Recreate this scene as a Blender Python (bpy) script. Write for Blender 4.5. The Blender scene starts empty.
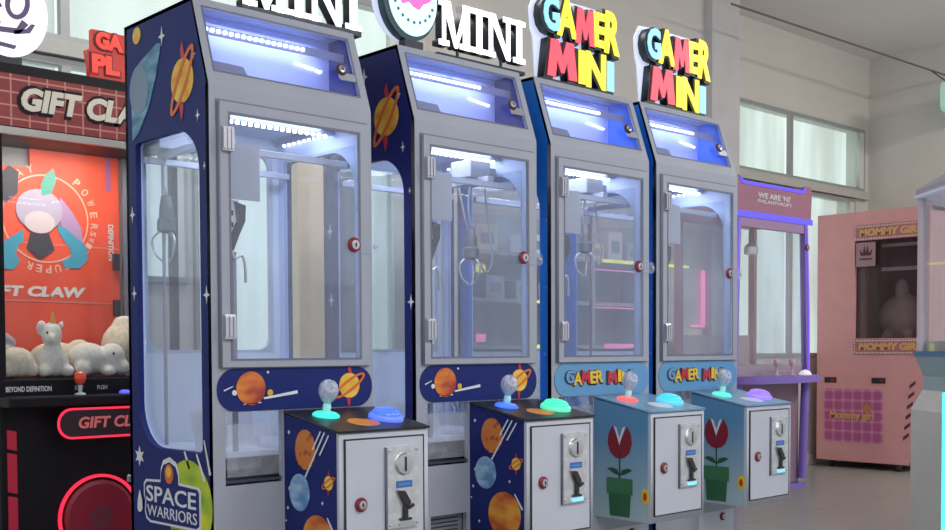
import bpy, bmesh, math, random
from mathutils import Vector, Matrix
random.seed(7)
SC = bpy.context.scene
COL = SC.collection
# ------------------------------------------------------------------ camera
cd = bpy.data.cameras.new('camera'); cam = bpy.data.objects.new('camera', cd); COL.objects.link(cam)
yaw, pitch, roll = 0.75, -0.0349, -0.0046
fw = Vector((math.sin(yaw)*math.cos(pitch), math.cos(yaw)*math.cos(pitch), math.sin(pitch)))
rt = Vector((math.cos(yaw), -math.sin(yaw), 0)); up = rt.cross(fw)
r2 = rt*math.cos(roll) + up*math.sin(roll); u2 = -rt*math.sin(roll) + up*math.cos(roll)
cam.matrix_world = Matrix(((r2.x, u2.x, -fw.x, -1.6533), (r2.y, u2.y, -fw.y, -2.8779), (r2.z, u2.z, -fw.z, 1.0137), (0, 0, 0, 1)))
cd.sensor_width = 36; cd.lens = 1119.92/945*36; cd.shift_y = 124.66/945; cd.clip_start = .05
SC.camera = cam
# ------------------------------------------------------------------ view, world, room lights
SC.view_settings.view_transform = 'Standard'; SC.view_settings.look = 'None'
SC.view_settings.gamma = 1; SC.view_settings.use_curve_mapping = False
SC.view_settings.exposure = 0.0
W = bpy.data.worlds.new('world'); SC.world = W; W.use_nodes = True
nt = W.node_tree; nt.nodes.clear()
o = nt.nodes.new('ShaderNodeOutputWorld'); b = nt.nodes.new('ShaderNodeBackground')
tc = nt.nodes.new('ShaderNodeTexCoord'); sp = nt.nodes.new('ShaderNodeSeparateXYZ'); mr = nt.nodes.new('ShaderNodeMapRange')
mx = nt.nodes.new('ShaderNodeMix'); mx.data_type = 'RGBA'
nt.links.new(tc.outputs['Generated'], sp.inputs[0]); nt.links.new(sp.outputs['Y'], mr.inputs[0])
mr.inputs[1].default_value = -.1; mr.inputs[2].default_value = .2
nt.links.new(mr.outputs[0], mx.inputs[0])
mx.inputs[6].default_value = (.64, .66, .71, 1); mx.inputs[7].default_value = (1.0, 1.08, 1.06, 1)   # hall side / daylight side
nt.links.new(mx.outputs[2], b.inputs[0]); b.inputs[1].default_value = 1.0
nt.links.new(b.outputs[0], o.inputs[0])

def area(name, loc, target, size, power, color=(1, 1, 1), sy=None, parent=None):
    l = bpy.data.lights.new(name, 'AREA'); l.energy = power; l.color = color; l.size = size
    if sy: l.shape = 'RECTANGLE'; l.size_y = sy
    ob = bpy.data.objects.new(name, l); COL.objects.link(ob); ob.location = loc
    ob.rotation_euler = (Vector(target) - Vector(loc)).to_track_quat('-Z', 'Y').to_euler()
    if parent: ob.parent = parent
    return ob
area('hall_ceiling_light', (-.6, -3.6, 3.685), (-.3, -2.6, 0), 1.6, 110, (1, .97, .96), 1.0)
area('hall_ceiling_light', (2.6, -3.0, 3.685), (2.6, -2.4, 0), 1.6, 115, (1, .97, .95), 1.0)
area('hall_ceiling_light', (6.9, -2.0, 3.685), (6.8, -1.2, 0), 1.3, 165, (1, .97, .92), 1.0)
area('hall_ceiling_light', (1.2, 1.2, 3.685), (1.2, 1.3, 0), 1.2, 30, (1, .97, .94), .5)

# ------------------------------------------------------------------ materials
MATS = {}
def mat(name, color, rough=.5, metal=0, emit=0, ecol=None, noise=0, nscale=8, spec=.5, coat=0):
    if name in MATS: return MATS[name]
    m = bpy.data.materials.new(name); m.use_nodes = True; n = m.node_tree; p = n.nodes['Principled BSDF']
    c = (*color, 1)
    p.inputs['Roughness'].default_value = rough; p.inputs['Metallic'].default_value = metal
    p.inputs['Specular IOR Level'].default_value = spec; p.inputs['Coat Weight'].default_value = coat
    t = n.nodes.new('ShaderNodeTexCoord'); z = n.nodes.new('ShaderNodeTexNoise'); z.inputs['Scale'].default_value = nscale
    z.inputs['Detail'].default_value = 4
    r = n.nodes.new('ShaderNodeValToRGB'); k = noise if noise else .03
    r.color_ramp.elements[0].position = .3; r.color_ramp.elements[1].position = .7
    r.color_ramp.elements[0].color = (*[max(0, v*(1-k)) for v in color], 1); r.color_ramp.elements[1].color = (*[min(1, v*(1+k)) for v in color], 1)
    n.links.new(t.outputs['Object'], z.inputs['Vector']); n.links.new(z.outputs['Fac'], r.inputs[0]); n.links.new(r.outputs[0], p.inputs['Base Color'])
    if emit:
        p.inputs['Emission Color'].default_value = (*(ecol or color), 1); p.inputs['Emission Strength'].default_value = emit
    MATS[name] = m; return m
def glass(name, tint=(.95, .97, 1), haze=.06, hcol=(.7, .72, .8), refl=1.0):
    m = bpy.data.materials.new(name); m.use_nodes = True; n = m.node_tree; n.nodes.clear()
    out = n.nodes.new('ShaderNodeOutputMaterial'); tr = n.nodes.new('ShaderNodeBsdfTransparent'); tr.inputs[0].default_value = (*tint, 1)
    gl = n.nodes.new('ShaderNodeBsdfGlossy'); gl.inputs['Roughness'].default_value = .02
    df = n.nodes.new('ShaderNodeBsdfDiffuse'); df.inputs[0].default_value = (*hcol, 1)
    fr = n.nodes.new('ShaderNodeLayerWeight'); fr.inputs[0].default_value = .5
    pw = n.nodes.new('ShaderNodeMath'); pw.operation = 'POWER'; pw.inputs[1].default_value = 4
    mu = n.nodes.new('ShaderNodeMath'); mu.operation = 'MULTIPLY_ADD'; mu.inputs[1].default_value = .7*refl; mu.inputs[2].default_value = .03*refl
    no = n.nodes.new('ShaderNodeTexNoise'); no.inputs['Scale'].default_value = 5
    mh = n.nodes.new('ShaderNodeMath'); mh.operation = 'MULTIPLY'; mh.inputs[1].default_value = haze*2
    a = n.nodes.new('ShaderNodeMixShader'); c = n.nodes.new('ShaderNodeMixShader')
    n.links.new(no.outputs['Fac'], mh.inputs[0]); n.links.new(mh.outputs[0], a.inputs[0])
    n.links.new(tr.outputs[0], a.inputs[1]); n.links.new(df.outputs[0], a.inputs[2])
    n.links.new(fr.outputs['Facing'], pw.inputs[0]); n.links.new(pw.outputs[0], mu.inputs[0]); n.links.new(mu.outputs[0], c.inputs[0])
    n.links.new(a.outputs[0], c.inputs[1]); n.links.new(gl.outputs[0], c.inputs[2]); n.links.new(c.outputs[0], out.inputs[0])
    return m
def planet_mat(name, c0, c1, c2, scale=14, kind='noise', stretch=(1, 1, 2)):
    m = bpy.data.materials.new(name); m.use_nodes = True; n = m.node_tree; p = n.nodes['Principled BSDF']
    t = n.nodes.new('ShaderNodeTexCoord'); mp = n.nodes.new('ShaderNodeMapping'); mp.inputs['Scale'].default_value = stretch
    z = n.nodes.new('ShaderNodeTexNoise' if kind == 'noise' else 'ShaderNodeTexVoronoi'); z.inputs['Scale'].default_value = scale
    r = n.nodes.new('ShaderNodeValToRGB'); e = r.color_ramp.elements
    e[0].position = .34 if kind == 'noise' else .12; e[0].color = (*c0, 1); e[1].position = .66 if kind == 'noise' else .5; e[1].color = (*c2, 1)
    k = e.new(.5 if kind == 'noise' else .3); k.color = (*c1, 1)
    n.links.new(t.outputs['Object'], mp.inputs[0]); n.links.new(mp.outputs[0], z.inputs['Vector'])
    n.links.new(z.outputs['Fac' if kind == 'noise' else 'Distance'], r.inputs[0]); n.links.new(r.outputs[0], p.inputs['Base Color'])
    p.inputs['Roughness'].default_value = .4
    return m
GREY = mat('grey_powder_coat', (.36, .385, .455), .5, noise=.03, spec=.3)
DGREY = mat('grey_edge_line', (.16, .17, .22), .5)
WHITE = mat('white_powder_coat', (.52, .55, .63), .45, spec=.3)
LINER = mat('pale_liner', (.50, .60, .86), .45)
NAVY = mat('navy_print', (.010, .020, .15), .5, spec=.25)
BLUE = mat('bright_blue_print', (.010, .17, .68), .5, spec=.3)
BAND = mat('pale_blue_print', (.12, .33, .58), .35)
BLACK = mat('black_plastic', (.02, .02, .025), .35)
SILVER = mat('silver_metal', (.62, .62, .66), .28, 1)
STEEL = mat('brushed_steel', (.74, .74, .76), .36, .9, noise=.12, nscale=40)
RED = mat('red_print', (.55, .03, .05), .4)
DRED = mat('red_lock_ring', (.20, .008, .022), .35)
YEL = mat('yellow_print', (.85, .55, .04), .4)
ORG = mat('orange_print', (.72, .16, .02), .4)
DORG = mat('dark_orange_print', (.36, .07, .02), .4)
WPR = mat('white_print', (.75, .77, .82), .4)
LBL = mat('light_blue_print', (.16, .34, .62), .4)
GREEN = mat('dark_green_print', (.012, .085, .035), .4)
LIME = mat('lime_print', (.30, .50, .03), .4)
PINK = mat('pink_panel', (.80, .38, .38), .5, noise=.04)
GLASS = glass('clear_glass', haze=.055, hcol=(.72, .75, .85))
GLASSH = glass('header_glass', tint=(.88, .90, 1), haze=.05)
ACRYL = glass('clear_acrylic', haze=.16, hcol=(.75, .78, .85), refl=.8)
LEDW = mat('led_white', (1, 1, 1), .4, emit=7, ecol=(.93, .95, 1))
LEDB = mat('led_soft', (.22, .26, .42), .5, emit=.05, ecol=(.8, .86, 1))
P_SAT = planet_mat('saturn_print', (.75, .30, .02), (.85, .50, .05), (.90, .62, .10), 10)
P_ORG = planet_mat('orange_planet_print', (.80, .40, .04), (.70, .20, .03), (.45, .07, .02), 8)
P_RED = planet_mat('cratered_planet_print', (.12, .02, .01), (.52, .10, .02), (.66, .20, .03), 42, 'vor', (1, 1, 1))
P_RED2 = planet_mat('red_orange_planet_print', (.80, .32, .03), (.62, .14, .03), (.30, .02, .03), 9)
P_BLU = planet_mat('blue_planet_print', (.12, .25, .50), (.25, .45, .70), (.45, .62, .80), 14)
P_GRN = planet_mat('green_planet_print', (.75, .70, .03), (.40, .55, .03), (.12, .30, .02), 5)
P_UFO = planet_mat('teal_planet_print', (.05, .16, .30), (.10, .28, .42), (.22, .42, .52), 12)

# ------------------------------------------------------------------ mesh helpers
class Plane:
    def __init__(s, o, u, v): s.o = Vector(o); s.u = Vector(u).normalized(); s.v = Vector(v).normalized(); s.w = s.u.cross(s.v)
    def M(s): return Matrix(((s.u.x, s.v.x, s.w.x, s.o.x), (s.u.y, s.v.y, s.w.y, s.o.y), (s.u.z, s.v.z, s.w.z, s.o.z), (0, 0, 0, 1)))
def FR(y=0): return Plane((0, y, 0), (1, 0, 0), (0, 0, 1))          # faces -y, u = x, v = z
def SD(x=0): return Plane((x, 0, 0), (0, -1, 0), (0, 0, 1))         # faces -x, u = -y, v = z
def TP(z=0): return Plane((0, 0, z), (1, 0, 0), (0, 1, 0))          # faces up
def ob(name, me, m, parent=None, smooth=False):
    o = bpy.data.objects.new(name, me); COL.objects.link(o)
    if m is not None and not me.materials: me.materials.append(m)
    if parent is not None: o.parent = parent
    if smooth:
        for p in me.polygons: p.use_smooth = True
    return o
def curve_mesh(cu):
    t = bpy.data.objects.new('tmp', cu); COL.objects.link(t)
    me = bpy.data.meshes.new_from_object(t.evaluated_get(bpy.context.evaluated_depsgraph_get()))
    bpy.data.objects.remove(t); bpy.data.curves.remove(cu)
    me.materials.clear(); return me
def plate_mesh(pl, loops, w0, t):
    cu = bpy.data.curves.new('c', 'CURVE'); cu.dimensions = '2D'; cu.fill_mode = 'BOTH'; cu.extrude = t/2
    for lp in loops:
        s = cu.splines.new('POLY'); s.points.add(len(lp)-1); s.use_cyclic_u = True
        for i, (a, c) in enumerate(lp): s.points[i].co = (a, c, 0, 1)
    me = curve_mesh(cu); me.transform(pl.M() @ Matrix.Translation((0, 0, w0+t/2)))
    return me
def plate(name, pl, outer, holes, w0, t, m, parent=None):
    return ob(name, plate_mesh(pl, [outer]+list(holes), w0, t), m, parent)
def join_meshes(ms):
    bm = bmesh.new()
    for me in ms: bm.from_mesh(me)
    r = bpy.data.meshes.new('m'); bm.to_mesh(r); bm.free(); return r
def rect(a, b, c, d): return [(a, c), (b, c), (b, d), (a, d)]
def rrect(a, b, c, d, r, n=8, rs=None):
    rs = rs or (r, r, r, r); P = []                                   # corners: (b,c) (b,d) (a,d) (a,c)
    for (x, y, q, a0) in ((b, c, rs[0], -90), (b, d, rs[1], 0), (a, d, rs[2], 90), (a, c, rs[3], 180)):
        if q <= 0: P.append((x, y)); continue
        cx = x-q if x == b else x+q; cy = y+q if y == c else y-q
        for i in range(n+1):
            t = math.radians(a0+90*i/n); P.append((cx+q*math.cos(t), cy+q*math.sin(t)))
    return P
def circ(x, y, r, n=28, ry=None, rot=0):
    P = []
    for i in range(n):
        t = 2*math.pi*i/n; a = r*math.cos(t); c = (ry or r)*math.sin(t)
        P.append((x+a*math.cos(rot)-c*math.sin(rot), y+a*math.sin(rot)+c*math.cos(rot)))
    return P
def text(name, s, pl, box, w0, t, m, parent=None, bold=.0, shear=0, rot=0):
    cu = bpy.data.curves.new('t', 'FONT'); cu.body = s; cu.size = 1; cu.offset = bold; cu.shear = shear; cu.resolution_u = 3; cu.fill_mode = 'BOTH'; cu.extrude = .5
    me = curve_mesh(cu); xs = [v.co.x for v in me.vertices]; ys = [v.co.y for v in me.vertices]
    x0, x1, y0, y1 = min(xs), max(xs), min(ys), max(ys); a, b_, c, d = box
    M = Matrix.Translation(((a+b_)/2, (c+d)/2, w0+t/2)) @ Matrix.Rotation(rot, 4, 'Z') @ Matrix.Diagonal(((b_-a)/(x1-x0), (d-c)/(y1-y0), t, 1)) @ Matrix.Translation((-(x0+x1)/2, -(y0+y1)/2, 0))
    me.transform(pl.M() @ M)
    return ob(name, me, m, parent)
def box_mesh(x0, x1, y0, y1, z0, z1, bev=0):
    bm = bmesh.new(); bmesh.ops.create_cube(bm, size=1)
    bmesh.ops.scale(bm, vec=(x1-x0, y1-y0, z1-z0), verts=bm.verts); bmesh.ops.translate(bm, vec=((x0+x1)/2, (y0+y1)/2, (z0+z1)/2), verts=bm.verts)
    if bev: bmesh.ops.bevel(bm, geom=bm.edges[:], offset=bev, segments=2, affect='EDGES', profile=.5)
    me = bpy.data.meshes.new('b'); bm.to_mesh(me); bm.free(); return me
def bx(name, x0, x1, y0, y1, z0, z1, m, parent=None, bev=0): return ob(name, box_mesh(x0, x1, y0, y1, z0, z1, bev), m, parent)
def lathe_mesh(prof, n=24, M=None):
    bm = bmesh.new(); rings = []
    for r, z in prof:
        rings.append([bm.verts.new((max(r, 1e-4)*math.cos(2*math.pi*i/n), max(r, 1e-4)*math.sin(2*math.pi*i/n), z)) for i in range(n)])
    for a, c in zip(rings, rings[1:]):
        for i in range(n): bm.faces.new((a[i], a[(i+1) % n], c[(i+1) % n], c[i]))
    bm.faces.new(rings[0][::-1]); bm.faces.new(rings[-1])
    bmesh.ops.recalc_face_normals(bm, faces=bm.faces)
    if M is not None: bm.transform(M)
    me = bpy.data.meshes.new('l'); bm.to_mesh(me); bm.free(); return me
def tube_mesh(pts, r, n=8, closed=False):
    cu = bpy.data.curves.new('c', 'CURVE'); cu.dimensions = '3D'; cu.bevel_depth = r; cu.bevel_resolution = 2; cu.use_fill_caps = True
    s = cu.splines.new('POLY'); s.points.add(len(pts)-1); s.use_cyclic_u = closed
    for i, p in enumerate(pts): s.points[i].co = (*p, 1)
    return curve_mesh(cu)
def tube(name, pts, r, m, parent=None, closed=False): return ob(name, tube_mesh(pts, r, closed=closed), m, parent, smooth=True)
def smoothpath(pts, k=6):
    out = []; n = len(pts)
    for i in range(n-1):
        p0, p1, p2, p3 = [Vector(pts[min(max(j, 0), n-1)]) for j in (i-1, i, i+1, i+2)]
        for q in range(k):
            t = q/k; out.append(.5*((2*p1)+(-p0+p2)*t+(2*p0-5*p1+4*p2-p3)*t*t+(-p0+3*p1-3*p2+p3)*t**3))
    out.append(Vector(pts[-1])); return out
def fat_M(name, pl, box, w0, t, m, parent=None, grow=0):
    a, b_, c, d = box; w = b_-a; h = d-c
    P = [(0, 0), (.27, 0), (.32, .48), (.46, .14), (.56, .14), (.66, .48), (.72, 0), (1, 0), (.88, 1), (.64, 1), (.51, .56), (.38, 1), (.12, 1)]
    return plate(name, pl, [(a+u*w, c+v*h) for u, v in P], [], w0, t, m, parent)
def tag(o, label=None, cat=None, group=None, kind=None):
    if label: o['label'] = label
    if cat: o['category'] = cat
    if group: o['group'] = group
    if kind: o['kind'] = kind
    return o
def thing(name, label, cat, loc=(0, 0, 0), group=None):
    o = bpy.data.objects.new(name, None); COL.objects.link(o); o.location = loc; o.empty_display_size = .1
    return tag(o, label, cat, group)
def struct(o): o['kind'] = 'structure'; return o
def on_plane(pl, x, y, w=0): return pl.o + pl.u*x + pl.v*y + pl.w*w

# ------------------------------------------------------------------ the room
WALLM = mat('beige_wall_paint', (.68, .65, .61), .8, noise=.03, nscale=1.5)
CEILM = mat('ceiling_paint', (.80, .785, .77), .85, noise=.03, nscale=1)
FRAMEM = mat('window_aluminium', (.38, .39, .39), .45, .3)
SILLM = mat('sill_grey', (.50, .50, .46), .6)
def floor_mat():
    m = bpy.data.materials.new('floor_tiles'); m.use_nodes = True; n = m.node_tree; p = n.nodes['Principled BSDF']
    t = n.nodes.new('ShaderNodeTexCoord'); br = n.nodes.new('ShaderNodeTexBrick'); br.offset = 0; br.squash = 1
    br.inputs['Scale'].default_value = 1; br.inputs['Brick Width'].default_value = .8; br.inputs['Row Height'].default_value = .8
    br.inputs['Mortar Size'].default_value = .004
    br.inputs['Color1'].default_value = (.31, .315, .29, 1); br.inputs['Color2'].default_value = (.32, .325, .30, 1); br.inputs['Mortar'].default_value = (.15, .15, .145, 1)
    n.links.new(t.outputs['Object'], br.inputs[0]); n.links.new(br.outputs[0], p.inputs['Base Color'])
    p.inputs['Roughness'].default_value = .3; return m
struct(bx('floor', -4, 8.4, -5.5, 2.5, -.1, 0, floor_mat()))
struct(bx('ceiling', -4, 8.4, -4.2, 2.5, 3.70, 3.8, CEILM))
up1 = rect(-2.6, 2.62, 2.46, 3.03); up2 = rect(5.90, 8.12, 2.46, 3.03)
lo1 = rect(-2.6, 1.18, 1.36, 2.38); lo3 = rect(1.22, 2.62, .72, 2.38); lo2 = rect(5.90, 7.95, .95, 2.38)
struct(plate('wall_back', FR(2.3), rect(-4, 8.4, 0, 3.70), [up1, up2, lo1, lo2, lo3], -.16, .16, WALLM))
struct(bx('wall_right', 8.24, 8.4, -4.2, 2.3, 0, 3.70, WALLM))
struct(bx('wall_centre', 2.80, 5.72, 2.1, 2.3, 0, 3.70, WALLM))
struct(bx('trim_1', 5.36, 5.72, 2.03, 2.1, 0, 3.70, mat('pillar_paint', (.60, .59, .60), .8)))
struct(bx('trim_2', 1.80, 1.965, 2.2, 2.3, 0, 2.46, mat('cream_column', (.86, .66, .42), .7)))
struct(bx('baseboard_back', 5.72, 8.24, 2.27, 2.3, 0, .10, mat('pale_baseboard', (.62, .60, .54), .5)))
struct(bx('baseboard_right', 8.21, 8.24, -4.2, 2.27, 0, .10, MATS['pale_baseboard']))
def pane_mat():
    m = bpy.data.materials.new('curtained_window_pane'); m.use_nodes = True; n = m.node_tree; n.nodes.clear()
    out = n.nodes.new('ShaderNodeOutputMaterial'); tr = n.nodes.new('ShaderNodeBsdfTransparent'); tr.inputs[0].default_value = (.93, .98, .96, 1)
    df = n.nodes.new('ShaderNodeBsdfDiffuse'); df.inputs[0].default_value = (.7, .76, .74, 1)
    mx_ = n.nodes.new('ShaderNodeMixShader'); t = n.nodes.new('ShaderNodeTexCoord'); mp = n.nodes.new('ShaderNodeMapping'); mp.inputs['Scale'].default_value = (1.3, 1, .2)
    z = n.nodes.new('ShaderNodeTexNoise'); z.inputs['Scale'].default_value = 2.2; r = n.nodes.new('ShaderNodeMapRange'); r.inputs[1].default_value = .35; r.inputs[2].default_value = .65; r.inputs[3].default_value = .05; r.inputs[4].default_value = .35
    n.links.new(t.outputs['Object'], mp.inputs[0]); n.links.new(mp.outputs[0], z.inputs['Vector']); n.links.new(z.outputs['Fac'], r.inputs[0])
    n.links.new(r.outputs[0], mx_.inputs[0]); n.links.new(tr.outputs[0], mx_.inputs[1]); n.links.new(df.outputs[0], mx_.inputs[2]); n.links.new(mx_.outputs[0], out.inputs[0])
    return m
PANE = pane_mat()
def window(n, a, b_, c, d, mull, sill=False):
    e = bpy.data.objects.new('window_%d' % n, None); COL.objects.link(e); struct(e); e.location = ((a+b_)/2, 2.3, c)
    L = lambda x: x-(a+b_)/2
    xs = [a]+mull+[b_]; holes = []
    for i in range(len(xs)-1): holes.append(rect(L(xs[i])+.022, L(xs[i+1])-.022, .03, d-c-.03))
    plate('window_frame', FR(-.02), rect(L(a), L(b_), 0, d-c), holes, -.03, .04, FRAMEM, e)
    for i in range(len(xs)-1): bx('pane', L(xs[i])+.03, L(xs[i+1])-.03, .02, .03, .03, d-c-.03, PANE, e)
    plate('sash', FR(-.03), rect(L(xs[-1])-.10, L(xs[-1])-.022, .03, d-c-.03), [], -.03, .03, mat('white_sash', (.68, .70, .66), .5), e)
    if sill: bx('window_sill', L(a)-.05, L(b_)+.05, -.06, 0, -.07, 0, SILLM, e)
window(1, -2.6, 2.62, 2.46, 3.03, [-1.4, -.4, .56, 1.6], True)
window(2, 5.90, 8.12, 2.46, 3.03, [6.86], True)
window(3, -2.6, 1.18, 1.36, 2.38, [-1.4, -.4, .56])
window(5, 1.22, 2.62, .72, 2.38, [1.88])
window(4, 5.90, 7.95, .95, 2.38, [6.86])
# pipe under the ceiling and the green exit sign that hangs from it
pp = tag(tube('ceiling_pipe', [(5.0, 1.62, 3.40), (8.2, 1.52, 3.40)], .008, mat('pipe_grey', (.14, .13, .12), .5)), 'thin dark straight pipe running under the ceiling towards the right wall', 'pipe')
ex = thing('exit_sign', 'small green hanging exit sign under the end of the ceiling pipe', 'exit sign', (7.86, 1.36, 3.05))
plate('sign_panel', FR(0), rrect(-.14, .4, -.02, .19, .05), [], -.015, .03, mat('exit_green', (.08, .45, .28), .4, emit=.5, ecol=(.1, .6, .4)), ex)
plate('sign_border', FR(0), rrect(-.16, .42, -.04, .21, .06), [rrect(-.135, .395, -.015, .185, .05)], -.02, .045, mat('pale_green', (.45, .70, .58), .4, emit=.25, ecol=(.5, .8, .7)), ex)
tube('hanger', [(0, 0, .20), (0, .17, .345)], .005, BLACK, ex)
tube('hanger', [(.26, 0, .20), (.26, .165, .345)], .005, BLACK, ex)

# ------------------------------------------------------------------ mini claw machines
MW, MD, KZ, TZ, DT = .585, .521, 1.784, 2.049, .089
SL = math.hypot(DT, TZ-KZ)
def side_outline(sg=1): return [(-y, z) for y, z in ((.0, .02), (.0, KZ), (DT, TZ), (MD, TZ), (MD, .02))]
def side_window():                      # (y, z) window with big rounded corners, u = -y
    P = rrect(-.455, -.058, .715, 1.672, .1, rs=(.02, .13, .015, .14)); return P
def decal(name, pl, pts, m, parent, w=.0, t=.0015, holes=()): return plate(name, pl, pts, holes, w, t, m, parent)
def star(x, y, r, k=.3, n=4, sy=1.0):
    return [(x+(r if i % 2 == 0 else r*k)*math.cos(math.pi*i/n+math.pi/2), y+sy*(r if i % 2 == 0 else r*k)*math.sin(math.pi*i/n+math.pi/2)) for i in range(2*n)]
def streak(x0, y0, x1, y1, w0, w1):
    d = Vector((x1-x0, y1-y0)).normalized(); n = Vector((-d.y, d.x))
    return [(x0+n.x*w0, y0+n.y*w0), (x0-n.x*w0, y0-n.y*w0), (x1-n.x*w1, y1-n.y*w1), (x1+n.x*w1, y1+n.y*w1)]
def saturn(pl, x, y, r, parent, w, rot=.9, squash=.28, ring=1.75):
    decal('planet_print', pl, circ(x, y, r), P_SAT, parent, w)
    decal('planet_ring', pl, circ(x, y, r*ring, 36, r*ring*squash, rot), ORG, parent, w+.0012, holes=[circ(x, y, r*ring*.86, 36, r*ring*squash*.55, rot)])
    decal('flame_print', pl, [(x-r*.05, y+r*.95), (x+r*.25, y+r*1.0), (x+r*.05, y+r*1.75), (x-r*.15, y+r*1.35)], RED, parent, w)
    decal('flame_print', pl, [(x+r*.1, y-r*.95), (x-r*.3, y-r*.95), (x-r*.1, y-r*1.8), (x+r*.05, y-r*1.4)], RED, parent, w)

def art_side_space(pl, par):
    w = .0008
    saturn(pl, -.148, 1.815, .066, par, w, rot=.95)
    decal('planet_print', pl, circ(-.433, 2.005, .026), P_SAT, par, w)
    sh = [(-.475, 1.86), (-.45, 1.905), (-.38, 1.93), (-.30, 1.955), (-.275, 1.95), (-.31, 1.86), (-.36, 1.77), (-.43, 1.70), (-.47, 1.68)]
    decal('teal_planet', pl, sh, P_UFO, par, w)
    decal('crescent_print', pl, circ(-.42, 1.835, .062, ry=.075), mat('grey_planet_print', (.20, .28, .40), .4), par, w+.0012)
    for x, z, r in ((-.27, 1.97, .02), (-.46, 1.80, .012), (-.06, 1.70, .012), (-.43, 1.46, 0), (-.475, 1.20, .016), (-.022, 1.178, .018), (-.025, 1.55, .008), (-.48, 1.45, .018), (-.08, 1.88, .01)):
        if r: decal('star_print', pl, star(x, z, r, sy=1.5), WPR, par, w)
    decal('star_print', pl, star(-.455, .682, .032, .45, 6), WPR, par, w)
    decal('green_planet', pl, circ(-.142, .553, .138), P_GRN, par, w)
    decal('streak_print', pl, streak(-.165, .715, -.135, .665, .003, .006), WPR, par, w)
    decal('streak_print', pl, streak(-.090, .712, -.045, .635, .003, .006), WPR, par, w+.0014)
    decal('streak_print', pl, streak(-.045, .755, -.012, .655, .002, .005), WPR, par, w+.0014)
    bd = [(-.425, .60), (-.41, .613), (-.315, .618), (-.31, .655), (-.295, .680), (-.255, .692), (-.215, .678), (-.20, .65), (-.198, .617), (-.08, .613), (-.068, .602), (-.068, .492), (-.085, .482), (-.385, .478), (-.41, .488), (-.42, .51), (-.415, .545), (-.425, .56)]
    cx, cz = -.245, .55
    decal('badge_border', pl, bd, WPR, par, w+.0014)
    decal('badge_field', pl, [(cx+(a-cx)*.95, cz+(c-cz)*.89) for a, c in bd], NAVY, par, w+.0028)
    text('lettering', 'SPACE', pl, (-.405, -.092, .545, .596), w+.0042, .001, WPR, par, bold=.012)
    text('lettering', 'WARRIORS', pl, (-.400, -.088, .500, .535), w+.0042, .001, WPR, par, bold=.0)
    decal('flame_print', pl, circ(-.255, .640, .026, ry=.030), ORG, par, w+.0042)
    decal('flame_print', pl, circ(-.255, .647, .014, ry=.016), YEL, par, w+.0055)
    decal('rocket_print', pl, [(-.450, .575), (-.435, .545), (-.432, .515), (-.445, .505), (-.458, .505), (-.466, .515), (-.462, .545)], WPR, par, w+.0042)
    decal('orange_planet', pl, circ(-.22, .40, .075), P_ORG, par, w)
    decal('blue_planet', pl, circ(-.36, .30, .07), P_BLU, par, w)
def art_box_space(pl, par):
    w = .0008
    decal('cratered_planet', pl, circ(.115, .722, .052, ry=.060), P_RED, par, w)
    decal('blue_planet', pl, circ(.083, .592, .052, ry=.056), P_BLU, par, w)
    saturn(pl, .232, .632, .021, par, w, rot=.5)
    decal('orange_planet', pl, circ(.175, .455, .078), P_ORG, par, w)
    for s in ((.115, .64, .215, .778, .0035, .002), (.155, .725, .195, .78, .003, .002), (.19, .71, .235, .77, .003, .002), (.225, .53, .262, .48, .002, .004)):
        decal('streak_print', pl, streak(*s), WPR, par, w+.0013)
    for x, z, r in ((.03, .77, .007), (.03, .60, .007), (.02, .54, .006), (.2, .57, .006), (.05, .42, .006), (.25, .37, .006), (.01, .50, .004)):
        decal('star_print', pl, star(x, z, r, .5), WPR, par, w)
def art_box_flower(pl, par):            # red tulip in a plain green flower pot
    w = .0008
    def petal(s): return [(.131, .598), (.131+s*.022, .601), (.131+s*.046, .620), (.131+s*.059, .655), (.131+s*.055, .69), (.131+s*.036, .722), (.131+s*.018, .69), (.131+s*.002, .655)]
    decal('petal_print', pl, petal(1), mat('tulip_red', (.24, .012, .03), .4), par, w); decal('petal_print', pl, petal(-1), MATS['tulip_red'], par, w)
    decal('petal_edge', pl, [(.131, .65), (.158, .722), (.146, .716), (.131, .675), (.116, .716), (.104, .722)], WPR, par, w+.0013)
    decal('stem_print', pl, [(.128, .515), (.134, .515), (.134, .603), (.128, .603)], GREEN, par, w)
    for s in (1, -1): decal('leaf_print', pl, [(.131, .532), (.131+s*.03, .54), (.131+s*.062, .556), (.131+s*.04, .562), (.131+s*.015, .556)], GREEN, par, w)
    decal('pot_print', pl, [(.083, .375), (.179, .375), (.186, .47), (.076, .47)], mat('pot_green', (.03, .14, .06), .4), par, w)
    decal('pot_rim', pl, rect(.068, .194, .462, .522), mat('pot_green_light', (.045, .19, .08), .4), par, w+.0013)
    decal('round_print', pl, circ(.254, .462, .018, ry=.03), YEL, par, w); decal('round_print', pl, circ(.254, .462, .008, ry=.016), DORG, par, w+.0013)
def art_band_space(pl, par):
    w = .0008
    decal('orange_planet', pl, circ(.126, .905, .050), P_RED2, par, w)
    decal('star_print', pl, circ(.070, .893, .008), WPR, par, w); decal('planet_print', pl, circ(.192, .890, .010), P_SAT, par, w)
    decal('streak_print', pl, streak(.17, .874, .29, .890, .003, .005), WPR, par, w)
    decal('streak_print', pl, streak(.035, .90, .065, .912, .002, .001), WPR, par, w)
    decal('streak_print', pl, streak(.10, .858, .16, .862, .001, .0015), WPR, par, w)
    saturn(pl, .487, .905, .040, par, w, rot=.55)
    decal('star_print', pl, circ(.185, .952, .004), WPR, par, w)
LC = {'r': ((.62, .03, .05), (1, .12, .18)), 'y': ((.85, .7, .04), (1, .88, .06)), 'b': ((.2, .55, .75), (.35, .75, 1))}
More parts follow.
